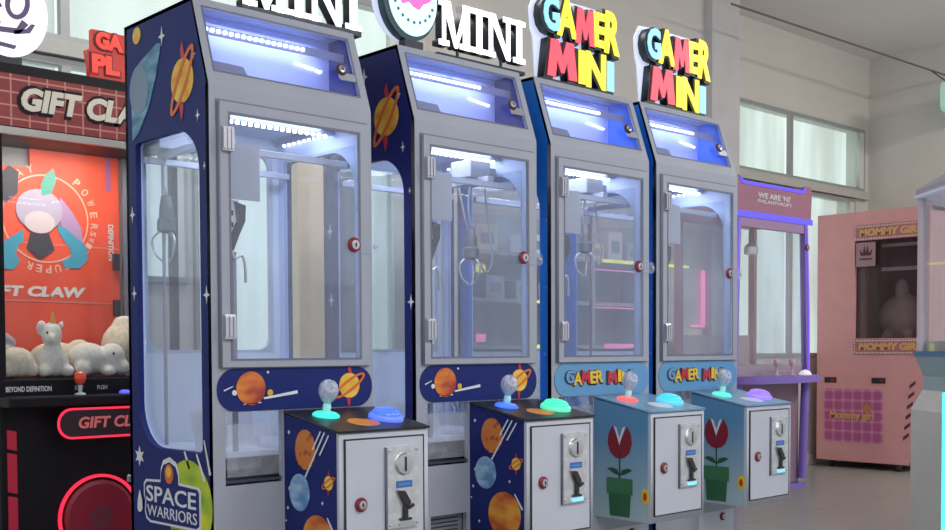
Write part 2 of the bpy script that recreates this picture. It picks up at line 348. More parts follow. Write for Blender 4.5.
def art_band_game(pl, par):
    w = .0008
    seq = [('G', LBL, .075, .122), ('A', YEL, .118, .168), ('M', RED, .163, .217), ('E', YEL, .214, .25), ('R', YEL, .248, .292), ('M', RED, .318, .378), ('I', YEL, .381, .402), ('N', YEL, .405, .452), ('I', LBL, .456, .475)]
    for i, (ch, m, a, c) in enumerate(seq):
        dz = (.004, -.004, .002, 0, .003, -.002, .004, -.003, .002)[i]
        text('letter_shadow', ch, pl, (a-.008, c+.003, .877+dz, .934+dz), w, .001, BLACK, par, bold=.06)
        if ch == 'M': fat_M('letter', pl, (a, c, .883+dz, .932+dz), w+.0013, .001, m, par)
        else: text('letter', ch, pl, (a, c, .883+dz, .932+dz), w+.0013, .001, m, par, bold=.03)

def grad_box(name):
    m = bpy.data.materials.new(name); m.use_nodes = True; n = m.node_tree; p = n.nodes['Principled BSDF']
    t = n.nodes.new('ShaderNodeTexCoord'); s = n.nodes.new('ShaderNodeSeparateXYZ'); r = n.nodes.new('ShaderNodeValToRGB')
    r.color_ramp.elements[0].position = .36; r.color_ramp.elements[0].color = (.42, .56, .60, 1)
    r.color_ramp.elements[1].position = .72; r.color_ramp.elements[1].color = (.10, .27, .48, 1)
    n.links.new(t.outputs['Object'], s.inputs[0]); n.links.new(s.outputs['Z'], r.inputs[0]); n.links.new(r.outputs[0], p.inputs['Base Color'])
    p.inputs['Roughness'].default_value = .35; return m
KNOB = glass('clear_knob', tint=(.75, .8, .9), haze=.62, hcol=(.66, .70, .86), refl=1.6)
SKYP = grad_box('printed_sky_artwork')

def lock(par, pl, x, y, w, r=.024, name='lock', ring=None):
    e = ob(name, lathe_mesh([(r, 0), (r, .006), (r*.85, .009), (r*.62, .009)], 24, pl.M() @ Matrix.Translation((x, y, w))), ring or DRED, par)
    ob('lock_core', lathe_mesh([(r*.62, .0085), (r*.6, .013), (r*.45, .0135)], 20, pl.M() @ Matrix.Translation((x, y, w))), SILVER, e)
    ob('keyhole', join_meshes([plate_mesh(pl, [rrect(x-r*.08, x+r*.08, y-r*.32, y+r*.32, r*.06)], w+.0135, .001), plate_mesh(pl, [circ(x, y, r*.16, 12)], w+.0135, .0012)]), BLACK, e)
    return e
def claw(par, px, py, z, r=1.0, loop=False, cab=None):
    top = (px, py, 1.63)
    c = ob('claw', lathe_mesh([(.006, .115), (.016, .11), (.022, .075), (.024, .04), (.030, .035), (.030, .0), (.012, -.008)], 20, Matrix.Translation((px, py, z))), mat('claw_grey', (.20, .21, .25), .35, .6), par, smooth=False)
    for k in range(3):
        a = k*2.094+.6; ca, sa = math.cos(a), math.sin(a)
        tube('prong', smoothpath([(px+.02*ca, py+.02*sa, z), (px+.045*ca, py+.045*sa, z-.03), (px+.035*ca, py+.035*sa, z-.075), (px+.008*ca, py+.008*sa, z-.10)], 5), .0035, SILVER, c)
    pts = [top, (px-.012, py, (1.63+z+.115)/2), (px, py, z+.115)]
    tube('claw_cable', smoothpath(pts, 6), .0045, mat('cable_grey', (.35, .36, .42), .5), c)
    if loop: tube('spare_cable', smoothpath([(px-.05, py+.01, 1.62), (px-.02, py, 1.48), (px+.02, py, z+.04), (px+.07, py, z-.05), (px+.12, py+.01, z+.0), (px+.12, py+.03, 1.50), (px+.11, py+.04, 1.63)], 6), .004, MATS['cable_grey'], c)

def header_plane(): return Plane((0, 0, KZ), (1, 0, 0), (0, DT, TZ-KZ))
def machine(X, space, label, joy, btn, clawpos):
    t = thing('mini_claw_machine', label, 'claw machine', (X, 0, 0), 'row of four mini claw machines')
    sidem = NAVY if space else BLUE
    f = FR(0)
    # ---- side panels
    for k, (sx, pl) in enumerate(((0, SD(0)), (1, SD(MW)))):
        w0 = -.018 if k == 0 else 0
        s = plate('side_panel', pl, side_outline(), [side_window()], w0, .018, sidem, t)
        il = plate('inner_liner', pl, [(-y, z) for y, z in ((.014, .62), (.014, 1.76), (MD-.01, 1.76), (MD-.01, .62))], [side_window()], w0-.005 if k == 0 else .018, .005, LINER, s)
        gw = [(-y, z) for y, z in ((.05, .71), (.05, 1.68), (.46, 1.68), (.46, .71))]
        plate('side_glass', pl, gw, [], (-.028 if k == 0 else .024), .004, GLASS, s)
        if k == 0 and space: art_side_space(pl, s)
        if k == 0 and not space:
            for x, z, r in ((-.02, 1.5, .008), (-.03, 1.0, .01), (-.022, 1.25, .008)): decal('star_print', pl, star(x, z, r), LBL, s, .0008)
    # ---- front frame with door opening, prize opening and vent opening
    plate('front_frame', f, rect(0, MW, .02, KZ), [rect(.032, .558, .974, 1.73), rect(.04, .236, .62, .836), rect(.06, .226, .33, .448)], -.018, .0195, GREY, t)
    pv = plate('vent_panel', f, rect(.055, .231, .325, .453), [], -.035, .008, mat('vent_grey', (.20, .21, .26), .6), t)
    for q in range(7): bx('vent_slot', .075, .21, .026, .0285, .345+q*.014, .349+q*.014, BLACK, pv)
    # ---- door
    d = plate('door', f, rect(.027, .563, .968, 1.735), [rect(.057, .527, .990, 1.704)], .004, .012, GREY, t)
    plate('door_seam_shade', f, rect(.021, .569, .965, 1.742), [rect(.030, .560, .971, 1.732)], .0016, .002, DGREY, t)  # seam, with its top edge widened to draw the top rail's shadow
    plate('glass_gasket_shade', f, rect(.054, .530, .987, 1.707), [rect(.060, .524, .993, 1.698)], .0162, .001, DGREY, d)  # gasket, thicker along the top as painted shade under the rail
    bx('door_glass', .05, .534, -.010, -.006, .98, 1.715, GLASS, d)
    for hz in (1.627, 1.085):
        h = bx('hinge', .030, .066, -.028, -.0165, hz-.036, hz+.036, SILVER, d, .002)
        for q in range(3): bx('hinge_knuckle', .029+q*.013, .038+q*.013, -.0335, -.027, hz-.03, hz+.03, SILVER, h, .001)
    lock(d, f, .503, 1.35, .013, .024, 'door_lock')
    lt = plate('latch', f, rrect(.49, .60, 1.325, 1.372, .022), [], .0165, .004, ACRYL, d)
    ob('latch_screw', lathe_mesh([(.006, 0), (.006, .004), (.003, .006)], 12, f.M() @ Matrix.Translation((.582, 1.348, .021))), SILVER, lt)
    # ---- grey card behind the glass at the top left
    bx('frosted_card', .055, .172, .006, .010, 1.460, 1.622, mat('frosted_grey', (.42, .44, .53), .5), t)
    # ---- interior
    bx('cabinet_floor', .018, MW-.018, .02, MD-.02, .70, .715, mat('interior_white', (.66, .71, .84), .4), t)
    bx('cabinet_ceiling', .018, MW-.018, .02, MD-.02, 1.755, 1.765, LINER, t)
    bk = plate('back_panel', FR(MD), rect(.0, MW, .02, TZ-.012), [rrect(.06, MW-.06, 1.02, 1.70, .05)], 0, .018, mat('back_panel_white', (.66, .72, .82), .45), t)
    plate('back_glass', FR(MD), rect(.05, MW-.05, 1.01, 1.71), [], .019, .004, GLASS, bk)
    bx('top_panel', 0, MW, DT, MD, TZ-.012, TZ, GREY, t)
    bx('prize_partition', .245, .250, .03, .25, .715, .98, ACRYL, t)
    plate('prize_ramp', Plane((0, .13, .65), (1, 0, 0), (0, .10, .30)), rect(.03, .243, 0, .20), [], 0, .004, mat('prize_white', (.85, .88, .95), .4), t)
    bx('prize_tray', .03, .245, .004, .20, .626, .634, mat('tray_dark', (.06, .065, .09), .4), t)
    fl = bx('prize_flap', .045, .231, -.004, -.001, .645, .80, ACRYL, t)
    # ---- gantry and claw
    for gy in (.10, .44): bx('gantry_rail', .022, MW-.022, gy-.008, gy+.008, 1.612, 1.632, mat('rail_white', (.60, .64, .78), .3, .3), t, .002)
    gx = clawpos[0]
    bx('gantry_beam', gx-.014, gx+.014, .09, .45, 1.632, 1.652, MATS['rail_white'], t, .002)
    cy = clawpos[1]
    tr = bx('trolley', max(.024, gx-.05), gx+.05, max(.03, cy-.055), min(.49, cy+.055), 1.652, 1.715, mat('trolley_grey', (.33, .35, .44), .4), t, .004)
    bx('motor', gx+.052, gx+.11, cy-.025, cy+.025, 1.66, 1.70, mat('motor_grey', (.25, .26, .32), .4, .4), tr, .004)
    claw(t, gx, cy, clawpos[2], loop=clawpos[3])
    tube('rear_post', [(.075, .42, .716), (.075, .42, 1.61)] if not clawpos[3] else [(.53, .46, .716), (.53, .46, 1.61)], .006, MATS['cable_grey'], t)
    # strap beside the front hinge
    CBM = mat('strap_black', (.035, .04, .05), .45)
    plate('loose_strap', FR(.03), [(.100, 1.455), (.134, 1.447), (.132, 1.40), (.112, 1.36), (.092, 1.312), (.076, 1.315), (.086, 1.36), (.108, 1.40)], [], -.006, .012, CBM, t)
    lc = plate('latch_bracket', FR(.034), [(.082, 1.46), (.112, 1.46), (.112, 1.40), (.098, 1.39), (.098, 1.33), (.084, 1.33)], [], -.004, .008, SILVER, t)
    for q in range(3): plate('bracket_hole', FR(.0295), rect(.087, .094, 1.345+q*.035, 1.360+q*.035), [], .0, .001, BLACK, lc)
    tube('silver_wire', smoothpath([(.088, .035, 1.33), (.10, .035, 1.29), (.125, .035, 1.30), (.135, .035, 1.27), (.14, .04, 1.22)], 5), .004, SILVER, t)
    tube('guide_pole', [(.105, .05, .716), (.105, .05, 1.31)], .009, mat('guide_grey', (.30, .31, .36), .4, .4), t)
    # ---- header box
    hp = header_plane()
    h = plate('header_frame', hp, rect(0, MW, 0, SL), [rect(.028, MW-.032, .045, SL-.028)], -.010, .0105, GREY, t)
    plate('header_seam', hp, rect(.024, MW-.028, .041, SL-.024), [rect(.029, MW-.033, .046, SL-.029)], .0006, .001, DGREY, h)
    plate('header_glass', hp, rect(.022, MW-.026, .038, SL-.02), [], -.017, .003, GLASSH, h)
    plate('header_bracket', hp, [(.03, .040), (.145, .040), (.155, .058), (.145, .088), (.032, .092)], [], -.024, .003, GREY, h)
    lock(h, hp, .497, .130, .0006, .02, 'header_lock', mat('dark_lock_ring', (.05, .02, .025), .35))
    plate('header_latch', hp, rrect(.485, .550, .095, .122, .008), [], .0006, .003, SILVER, h)
    blm = mat('header_lining', (.56, .62, .94), .5)
    bx('header_back', .018, MW-.018, .20, .206, 1.765, TZ-.012, blm, h)
    bx('header_floor', .018, MW-.018, .03, .20, 1.766, 1.772, blm, h)
    ms = []; 
    for q in range(17): ms.append(box_mesh(.052+q*.0215, .063+q*.0215, .106, .114, 1.965, 1.975, .002))
    for q in range(7): ms.append(box_mesh(.43+q*.016, .436+q*.016, .190, .198, 1.945-q*.002, 1.951-q*.002, .001))
    st = bx('led_strip', .02, MW-.02, .1135, .122, 1.958, 1.982, LEDB, h)
    ob('led_row', join_meshes(ms), LEDW, st)
    area('header_led_light', (MW/2, .160, 2.02), (MW/2, .165, 1.77), .40, .8, (.66, .76, 1), .03, t)
    # ---- cabinet LED strip
    ms = [box_mesh(.165+q*.0235, .176+q*.0235, .160, .170, 1.716, 1.726, .002) for q in range(16)]
    st = bx('led_strip', .06, MW-.03, .156, .176, 1.726, 1.755, LEDB, t)
    ob('led_row', join_meshes(ms), LEDW, st)
    ms = [box_mesh(.545, .554, .20+q*.03, .209+q*.03, 1.726, 1.733, .002) for q in range(9)]
    st = bx('led_strip', .54, .56, .18, .48, 1.733, 1.755, LEDB, t)
    ob('led_row', join_meshes(ms), LEDW, st)
    area('cabinet_led_light', (MW/2, .2, 1.742), (MW/2, .22, .7), .42, 2.6, (.80, .87, 1), .16, t)
    # ---- marquee band below the door
    bd = plate('marquee_band', f, rrect(.014, .579, .838, .964, .060, 10), [], .0016, .003, NAVY if space else BAND, t)
    (art_band_space if space else art_band_game)(FR(-.0046), bd)
    # ---- control box
    bo, bw, db = .2435, .3377, .2766
    zb, zf, zk = .361, .779, .829
    cb_out = [(0, zb), (0, zk-.004), (db, zf-.004), (db, zb)]
    c = plate('control_box', SD(bo), [(y, z) for y, z in cb_out], [], -bw, bw-.003, WHITE, t)
    sp_ = plate('box_side_print', SD(bo), [(y, z) for y, z in ((.0, zb+.004), (0, zk-.004), (db-.012, zf-.002), (db-.012, zb+.004))], [], -.003, .0035, NAVY if space else SKYP, c)
    (art_box_space if space else art_box_flower)(SD(bo-.0006), sp_)
    fp = FR(-db)
    plate('box_door', fp, rect(bo+.022, bo+bw-.022, zb+.028, zf-.022), [], 0, .005, WHITE, c)
    plate('door_gap', fp, rect(bo+.019, bo+bw-.019, zb+.025, zf-.019), [rect(bo+.0235, bo+bw-.0235, zb+.0295, zf-.0235)], 0, .0056, BLACK, c)
    lock(c, fp, .318, .567, .005, .021, 'box_lock')
    cm = plate('coin_mechanism', fp, rrect(.412, .532, .486, .728, .004), [], .005, .010, STEEL, c)
    fpp = FR(-db-.015)
    plate('plate_shadow_edge', fp, rect(.408, .412, .482, .728), [], .005, .008, DGREY, cm)
    ob('coin_entry', lathe_mesh([(.034, 0), (.034, .004), (.030, .009), (.012, .010)], 28, fpp.M() @ Matrix.Translation((.474, .676, 0))), SILVER, cm)
    plate('coin_slot', fpp, rrect(.470, .477, .654, .698, .003), [], .0102, .001, BLACK, cm)
    plate('coin_label', fpp, rect(.444, .506, .605, .626), [], 0, .0012, mat('blue_label', (.05, .16, .50), .4), cm)
    plate('label_stripe', FR(-db-.0163), rect(.452, .498, .6135, .6165), [], 0, .0005, LBL, cm)
    ob('return_lever', join_meshes([plate_mesh(fpp, [[(.448, .598), (.470, .596), (.492, .562), (.486, .545), (.470, .556)]], 0, .012),
        plate_mesh(fpp, [rrect(.470, .484, .512, .56, .003)], 0, .008), plate_mesh(fpp, [rrect(.455, .500, .506, .514, .003)], 0, .006),
        plate_mesh(fpp, [[(.482, .548), (.505, .556), (.510, .548), (.488, .538)]], 0, .008)]), BLACK, cm)
    plate('coin_return', fpp, rrect(.452, .512, .490, .503, .003), [], 0, .003, mat('coin_return_light', (.30, .75, .85), .3, emit=.5, ecol=(.2, .8, 1)) if not (space and X == 0) else SILVER, cm)
    for sx, sz in ((.420, .718), (.524, .718), (.420, .496), (.524, .496)):
        ob('screw', lathe_mesh([(.005, 0), (.004, .003), (.001, .004)], 10, fpp.M() @ Matrix.Translation((sx, sz, 0))), SILVER, cm)
    # sloped black deck with joystick and domed button
    dk = Plane((bo, -db, zf), (1, 0, 0), (0, db, zk-zf)); DL = math.hypot(db, zk-zf)
    deck = plate('control_deck', dk, rect(-.004, bw+.004, -.006, DL-.002), [], 0, .006, BLACK if space else mat('deck_sky_print', (.20, .38, .55), .3), c)
    if space:
        decal('orange_planet', dk, circ(.155, .085, .05), P_ORG, deck, .0062, .0006)
    else:
        decal('deck_print', dk, circ(.16, .08, .05), WPR, deck, .0062, .0006)
    jm, je = joy; bm_, be = btn
    JM = dk.M() @ Matrix.Translation((.088, .185, .006))
    jb = ob('joystick', lathe_mesh([(.042, 0), (.042, .004), (.034, .010), (.012, .013)], 28, JM), mat(jm, tuple(.6*v for v in je), .3, emit=1.0, ecol=je), deck, smooth=False)
    ob('joystick_shaft', lathe_mesh([(.012, .012), (.013, .03), (.010, .045), (.012, .055)], 16, JM), mat('lit_acrylic_shaft', (.6, .75, .75), .2, emit=.25, ecol=je), jb, True)
    ob('joystick_knob', lathe_mesh([(.010, .040), (.020, .048), (.030, .068), (.031, .082), (.027, .098), (.015, .110), (.002, .113)], 24, JM), KNOB, jb, True)
    BM = dk.M() @ Matrix.Translation((.262, .112, .006))
    bb = ob('push_button', lathe_mesh([(.055, 0), (.055, .008), (.052, .014), (.046, .016)], 32, BM), ACRYL if False else mat(bm_+'_rim', tuple(.15+.5*v for v in be), .3, emit=.8, ecol=be), deck)
    ob('button_dome', lathe_mesh([(.046, .014), (.045, .021), (.038, .029), (.022, .034), (.004, .036)], 32, BM), mat(bm_, tuple(.5*v for v in be), .15, emit=1.15, ecol=be, coat=.3), bb, True)
    bx('cash_door', .30, .56, -.004, .0, .05, .30, WHITE, t)
    lock(t, f, .47, .272, .0045, .018, 'cabinet_lock')
    for fx in (.05, MW-.05):
        for fy in (.05, MD-.05):
            ob('foot', lathe_mesh([(.022, 0), (.022, .012), (.012, .02), (.008, .03)], 14, Matrix.Translation((fx, fy, 0))), BLACK, t)
    return t
XS = [0, .769, 1.433, 2.068]
CY = ('cyan_light', (.05, .75, .62)); BL = ('blue_light', (.06, .16, 1.0)); GR = ('green_light', (.05, .85, .45)); RD = ('red_light', (1.0, .12, .12)); PU = ('violet_light', (.28, .16, 1.0)); TE = ('teal_light', (.10, .80, .60))
machine(XS[0], True, 'nearest navy mini claw machine with a space badge on its side and blue button', CY, BL, (.085, .42, 1.40, False))
machine(XS[1], True, 'second navy mini claw machine with planet prints, lit blue joystick base and green button', BL, GR, (.44, .20, 1.36, True))
machine(XS[2], False, 'bright blue mini claw machine with red lit joystick base, standing beside the navy machines', RD, ('aqua_light', (.04, .55, .85)), (.42, .20, 1.42, True))
machine(XS[3], False, 'farthest blue mini claw machine at the right end of the row, with violet button', TE, PU, (.10, .10, 1.36, False))

# ------------------------------------------------------------------ illuminated signs on the machines
SGW = mat('sign_letter_white', (.95, .95, .95), .4, emit=1.3, ecol=(1, 1, 1))
SGE = mat('sign_edge_black', (.012, .02, .03), .4)
SGB = mat('sign_backlit_board', (.6, .65, .85), .4, emit=.55, ecol=(.70, .78, 1))
def serif(ch, x0, x1, z0, z1):
    w = x1-x0; h = z1-z0; q = []
    def R(a, b_, c, d): q.append([(x0+a*w, z0+c*h), (x0+b_*w, z0+c*h), (x0+b_*w, z0+d*h), (x0+a*w, z0+d*h)])
    def Q(*p): q.append([(x0+a*w, z0+c*h) for a, c in p])
    if ch == 'I': R(.28, .72, 0, 1); R(0, 1, 0, .12); R(0, 1, .88, 1)
    if ch == 'M':
        R(.10, .20, 0, 1); R(.72, .92, 0, 1); R(0, .30, 0, .12); R(.62, 1, 0, .12); R(0, .25, .88, 1); R(.75, 1, .88, 1)
        Q((.10, 1), (.46, 0), (.56, 0), (.34, 1)); Q((.46, 0), (.54, 0), (.92, 1), (.76, 1))
    if ch == 'N':
        R(.10, .24, 0, 1); R(.76, .90, 0, 1); R(0, .34, 0, .12); R(0, .30, .88, 1); R(.64, 1, .88, 1); Q((.10, 1), (.76, 0), (.90, 0), (.34, 1))
    return q
def serif_sign(X, x0, x1, z0, z1, label, y=.10, foot=2.049):
    t = thing('letter_sign', label, 'sign', (X, y, foot), 'white MINI signs')
    L = lambda a: a
    wd = {'M': 1.35, 'I': .55, 'N': 1.15}; tot = sum(wd[c] for c in 'MINI'); x = x0; sc = (x1-x0)/tot
    for ch in 'MINI':
        a, b_ = x+.02*sc, x+wd[ch]*sc-.01*sc; x += wd[ch]*sc
        qs = [[(u, v-foot) for u, v in q] for q in serif(ch, a, b_, z0, z1)]
        l = ob('letter', join_meshes([plate_mesh(FR(0), [q], 0, .004) for q in qs]), SGW, t)
        ob('letter_side', join_meshes([plate_mesh(FR(0), [q], -.036, .035) for q in qs]), SGE, l)
    bx('sign_base', x0, x1, .0, .04, 0, .012 if z0-foot > .03 else max(.004, z0-foot), SGE, t)
    if z0-foot > .016:
        for a in (.25, .75): tube('sign_leg', [(x0+(x1-x0)*a, .02, 0), (x0+(x1-x0)*a, .02, z0-foot)], .006, SGE, t)
    return t
serif_sign(XS[0], .175, .628, 2.066, 2.205, 'white lit slab letters MINI partly cut off, above the nearest navy machine')
serif_sign(XS[1], .195, .63, 2.088, 2.245, 'white lit slab letters MINI beside the round doughnut emblem')
def round_sign():
    t = thing('emblem_sign', 'round pale doughnut emblem sign with pink icing and teal dots', 'sign', (XS[1], .10, 2.049))
    cx, cz = .076, .168
    out = [(a, max(c, .015)) for a, c in circ(cx, cz, .132, 40, .145)]
    out = [(a, c) for a, c in out]
    out2 = circ(cx, cz+.005, .112, 40, .130)
    plate('backlit_board', FR(0), [(a-.012, c) for a, c in circ(cx-.010, cz, .124, 40, .142)], [], -.040, .004, SGB, t)
    plate('sign_body', FR(0), circ(cx-.004, cz, .119, 40, .140), [], -.035, .033, mat('dark_teal_edge', (.01, .05, .07), .4), t)
    fc = plate('sign_face', FR(0), circ(cx+.003, cz+.006, .108, 40, .130), [], 0, .004, mat('pale_aqua_face', (.45, .75, .8), .4, emit=.85, ecol=(.62, .88, .92)), t)
    pk = mat('pink_icing', (.75, .12, .55), .4, emit=.4, ecol=(.8, .2, .65))
    plate('icing_print', FR(0), [(cx+.004+(.088+.012*math.sin(i*1.7))*math.cos(i*.2618), cz+.045+(.07+.012*math.sin(i*2.1))*math.sin(i*.2618)) for i in range(24)], [circ(cx+.004, cz+.055, .060, 24, .045)], .0045, .001, pk, fc)
    plate('hole_print', FR(0), circ(cx+.004, cz+.055, .060, 24, .045), [], .0045, .0008, mat('white_lit', (.95, .95, 1), .4, emit=.9), fc)
    for i in range(9):
        a = math.radians(200+i*17.5)
        plate('dot_print', FR(0), circ(cx+.006+.088*math.cos(a), cz+.01+.088*math.sin(a), .006, 10), [], .0045, .001, mat('teal_dot', (.02, .2, .25), .4), fc)
    bx('sign_base', cx-.03, cx+.05, .0, .035, 0, .03, SGE, t)
round_sign()
def gamer_sign(X, label):
    t = thing('gamer_sign', label, 'sign', (X, .10, 2.049), 'multicolour GAMER MINI signs')
    y0 = 0
    bdl = [(.030, .018), (.018, .17), (.005, .20), (-.002, .28), (.03, .335), (.10, .340), (.46, .345), (.49, .20), (.455, .165), (.445, .02)]
    bdl = [(a+.032, c) for a, c in bdl]
    plate('backlit_board', FR(0), bdl, [], -.046, .006, SGB, t)
    def L(ch, a, b_, c, d, col, rot=0, sh=0):
        a += .032; b_ += .032
        base, em = LC[col]
        m = mat('sign_letter_'+col, base, .4, emit=.8, ecol=em)
        if ch == 'M':
            l = fat_M('letter', FR(0), (a, b_, c, d), 0, .004, m, t); fat_M('letter_side', FR(0), (a-.016, b_+.002, c-.010, d+.004), -.039, .037, SGE, l)
        else:
            l = text('letter', ch, FR(0), (a, b_, c, d), 0, .004, m, t, bold=.04, rot=rot)
            text('letter_side', ch, FR(0), (a-.016, b_+.002, c-.010, d+.004), -.039, .037, SGE, l, bold=.065, rot=rot)
    for a in ((('G'), .035, .125, .195, .325, 'b', .06), ('A', .110, .225, .185, .335, 'y', 0), ('M', .215, .335, .175, .315, 'r', .03), ('E', .325, .405, .180, .318, 'y', 0), ('R', .395, .490, .165, .335, 'y', -.05)):
        L(a[0], a[1], a[2], a[3], a[4], a[5], a[6])
    for a in (('M', .055, .225, .022, .165, 'r', 0), ('I', .235, .275, .018, .150, 'y', 0), ('N', .28, .40, .012, .155, 'y', 0), ('I', .408, .45, .015, .135, 'b', 0)):
        L(a[0], a[1], a[2], a[3], a[4], a[5], a[6])
    bx('sign_base', .05, .45, .0, .045, 0, .012, SGE, t)
gamer_sign(XS[2], 'GAMER MINI letter sign on the blue machine next to the navy ones')
gamer_sign(XS[3], 'GAMER MINI letter sign on the farthest blue machine')

# ------------------------------------------------------------------ red and black gift claw machine on the left, behind the row
GX0, GX1, GY = -.13, .60, 1.30
def gift_machine():
    t = thing('gift_claw_machine', 'black and red gift claw machine with red poster, behind the navy machines at left', 'claw machine', (0, GY, 0))
    BK = mat('gloss_black', (.010, .008, .011), .4, spec=.2); RB = mat('gift_red', (.55, .02, .04), .4)
    f = FR(0); D = .70
    body = bx('lower_cabinet', GX0, GX1, 0, D, .03, .915, BK, t, .006)
    for a, c in ((GX0, GX0+.028), (GX1-.028, GX1)):
        for y0, y1 in ((0, .03), (D-.03, D)): bx('corner_post', a, c, y0, y1, .915, 1.835, BK, t)
    hd = bx('header', GX0, GX1, 0, D, 1.835, 2.075, BK, t, .004)
    # brick pattern panel
    m = bpy.data.materials.new('brick_print'); m.use_nodes = True; n = m.node_tree; p = n.nodes['Principled BSDF']
    tcc = n.nodes.new('ShaderNodeTexCoord'); mp = n.nodes.new('ShaderNodeMapping'); mp.inputs['Rotation'].default_value = (math.pi/2, 0, 0)
    br = n.nodes.new('ShaderNodeTexBrick'); br.offset = 0; br.inputs['Scale'].default_value = 1; br.inputs['Brick Width'].default_value = .068; br.inputs['Row Height'].default_value = .048; br.inputs['Mortar Size'].default_value = .0032
    br.inputs['Color1'].default_value = (.27, .035, .04, 1); br.inputs['Color2'].default_value = (.36, .055, .05, 1); br.inputs['Mortar'].default_value = (.65, .28, .24, 1)
    n.links.new(tcc.outputs['Object'], mp.inputs[0]); n.links.new(mp.outputs[0], br.inputs[0]); n.links.new(br.outputs[0], p.inputs['Base Color'])
    plate('brick_panel', f, rect(GX0+.01, GX1-.01, 1.845, 2.035), [], .001, .004, m, hd)
    text('lettering_back', 'GIFT CLAW', f, (-.045, .555, 1.893, 2.003), .006, .004, BK, hd, bold=.07, shear=.2)
    text('lettering', 'GIFT CLAW', f, (-.033, .545, 1.905, 1.992), .0105, .003, mat('cream_letter', (.72, .66, .55), .4, emit=.12), hd, bold=.05, shear=.2)
    plate('header_rail', f, rect(GX0, GX1, 1.812, 1.838), [], 0, .02, mat('rail_steel', (.45, .43, .40), .35, .6), t)
    # red back poster (larger because it stands deeper than the glass)
    K = 1.085; cx, cz = -1.6533, 1.0137
    g = lambda x, z: (cx+(x-cx)*K, cz+(z-cz)*K)
    yb = .355; pf = FR(yb)
    po = plate('poster', pf, [g(GX0-.04, .95), g(.345, .95), g(.345, 1.79), g(-.002, 1.81), g(-.002, 1.70), g(GX0-.04, 1.70)], [], -.01, .01, mat('poster_red', (.80, .085, .03), .5, noise=.12, nscale=3), t)
    bx('interior_back', GX0+.03, GX1-.03, yb+.02, yb+.035, .915, 1.835, mat('interior_grey', (.30, .28, .26), .6), t)
    cc = g(.055, 1.515); R = .165*K
    ring = mat('cream_line', (.75, .45, .30), .4)
    plate('ring_print', pf, circ(cc[0], cc[1], R, 48), [circ(cc[0], cc[1], R-.006, 48)], .001, .001, ring, po)
    # lettering along the ring
    for word, a0, st in (('PLAY', 148, 13.5), ('POWER', 50, 13.8), ('SWITCH', -14, 7.6), ('SUPER', -66, 11)):
        for i, ch in enumerate(word):
            a = math.radians(a0-i*st); rr = R+.026; k = .8 if word == 'SWITCH' else 1
            x, z = cc[0]+rr*math.cos(a), cc[1]+rr*math.sin(a)
            text('ring_letter', ch, pf, (x-.012*k, x+.012*k, z-.016*k, z+.016*k), .001, .001, ring, po, bold=.02, rot=a-math.pi/2)
    # plain generic round motif instead of the cartoon: swirls of teal and grey
    def gp(pts): return [g(a, c) for a, c in pts]
    TEAL = mat('teal_print', (.06, .32, .42), .4); GP = mat('grey_lilac_print', (.42, .36, .42), .4); DK = mat('dark_print', (.05, .045, .05), .5)
    plate('swirl_print', pf, gp([(.10, 1.50), (.15, 1.47), (.21, 1.42), (.215, 1.37), (.18, 1.335), (.125, 1.335), (.11, 1.36), (.15, 1.375), (.145, 1.41), (.12, 1.44), (.10, 1.47)]), [], .0025, .001, TEAL, po)
    plate('swirl_print', pf, gp([(-.03, 1.47), (-.09, 1.43), (-.13, 1.40), (-.13, 1.32), (-.07, 1.32), (-.045, 1.35), (-.06, 1.38), (-.05, 1.41), (-.03, 1.43)]), [], .0025, .001, TEAL, po)
    plate('swirl_print', pf, gp([(.11, 1.60), (.155, 1.55), (.19, 1.49), (.20, 1.42), (.15, 1.45), (.11, 1.50)]), [], .0022, .0008, mat('lilac_print', (.42, .25, .40), .4), po)
    plate('disc_print', pf, circ(*g(.03, 1.545), .095, 32, .085), [], .004, .001, GP, po)
    plate('disc_print', pf, circ(*g(.03, 1.50), .062, 32, .045), [], .0055, .001, mat('pale_print', (.62, .50, .48), .4), po)
    plate('wedge_print', pf, gp([(-.005, 1.46), (.065, 1.46), (.085, 1.40), (.03, 1.36), (-.02, 1.40)]), [], .0032, .001, DK, po)
    plate('drop_print', pf, gp([(.04, 1.60), (.075, 1.61), (.095, 1.66), (.085, 1.705), (.055, 1.68), (.035, 1.64)]), [], .0055, .001, mat('sea_green_print', (.10, .35, .25), .4), po)
    plate('drop_print', pf, gp([(-.10, 1.56), (-.05, 1.60), (-.045, 1.68), (-.08, 1.70), (-.12, 1.66)]), [], .0055, .001, DK, po)
    text('poster_lettering', 'GIFT CLAW', pf, (g(-.19, 0)[0], g(.205, 0)[0], g(0, 1.222)[1], g(0, 1.262)[1]), .001, .001, mat('cream_white', (.72, .66, .58), .4), po, bold=.05, shear=.15)
    for z in (1.42, 1.205): plate('seam_print', pf, [g(GX0-.04, z), g(.345, z-.005), g(.345, z+.0), g(GX0-.04, z+.005)], [], .001, .0008, mat('seam', (.72, .22, .16), .4), po)
    vt = text('poster_lettering', 'DEFINITION', pf, (g(.24, 0)[0], g(.38, 0)[0], g(0, 1.43)[1], g(0, 1.452)[1]), .001, .001, MATS['cream_white'], po, bold=.02, rot=-math.pi/2)
    plate('lilac_stripe', pf, [g(.292, 1.64), g(.312, 1.64), g(.312, 1.78), g(.292, 1.78)], [], .001, .001, mat('stripe_lilac', (.38, .12, .25), .4), po)
    bx('side_post', g(.352, 0)[0], g(.372, 0)[0], .33, .35, .915, 1.835, mat('post_steel', (.25, .25, .27), .4, .5), t)
    for z in (1.365, 1.185):
        h = bx('bracket', g(.310, 0)[0], g(.333, 0)[0], .325, .344, g(0, z-.032)[1], g(0, z+.032)[1], BLACK, t)
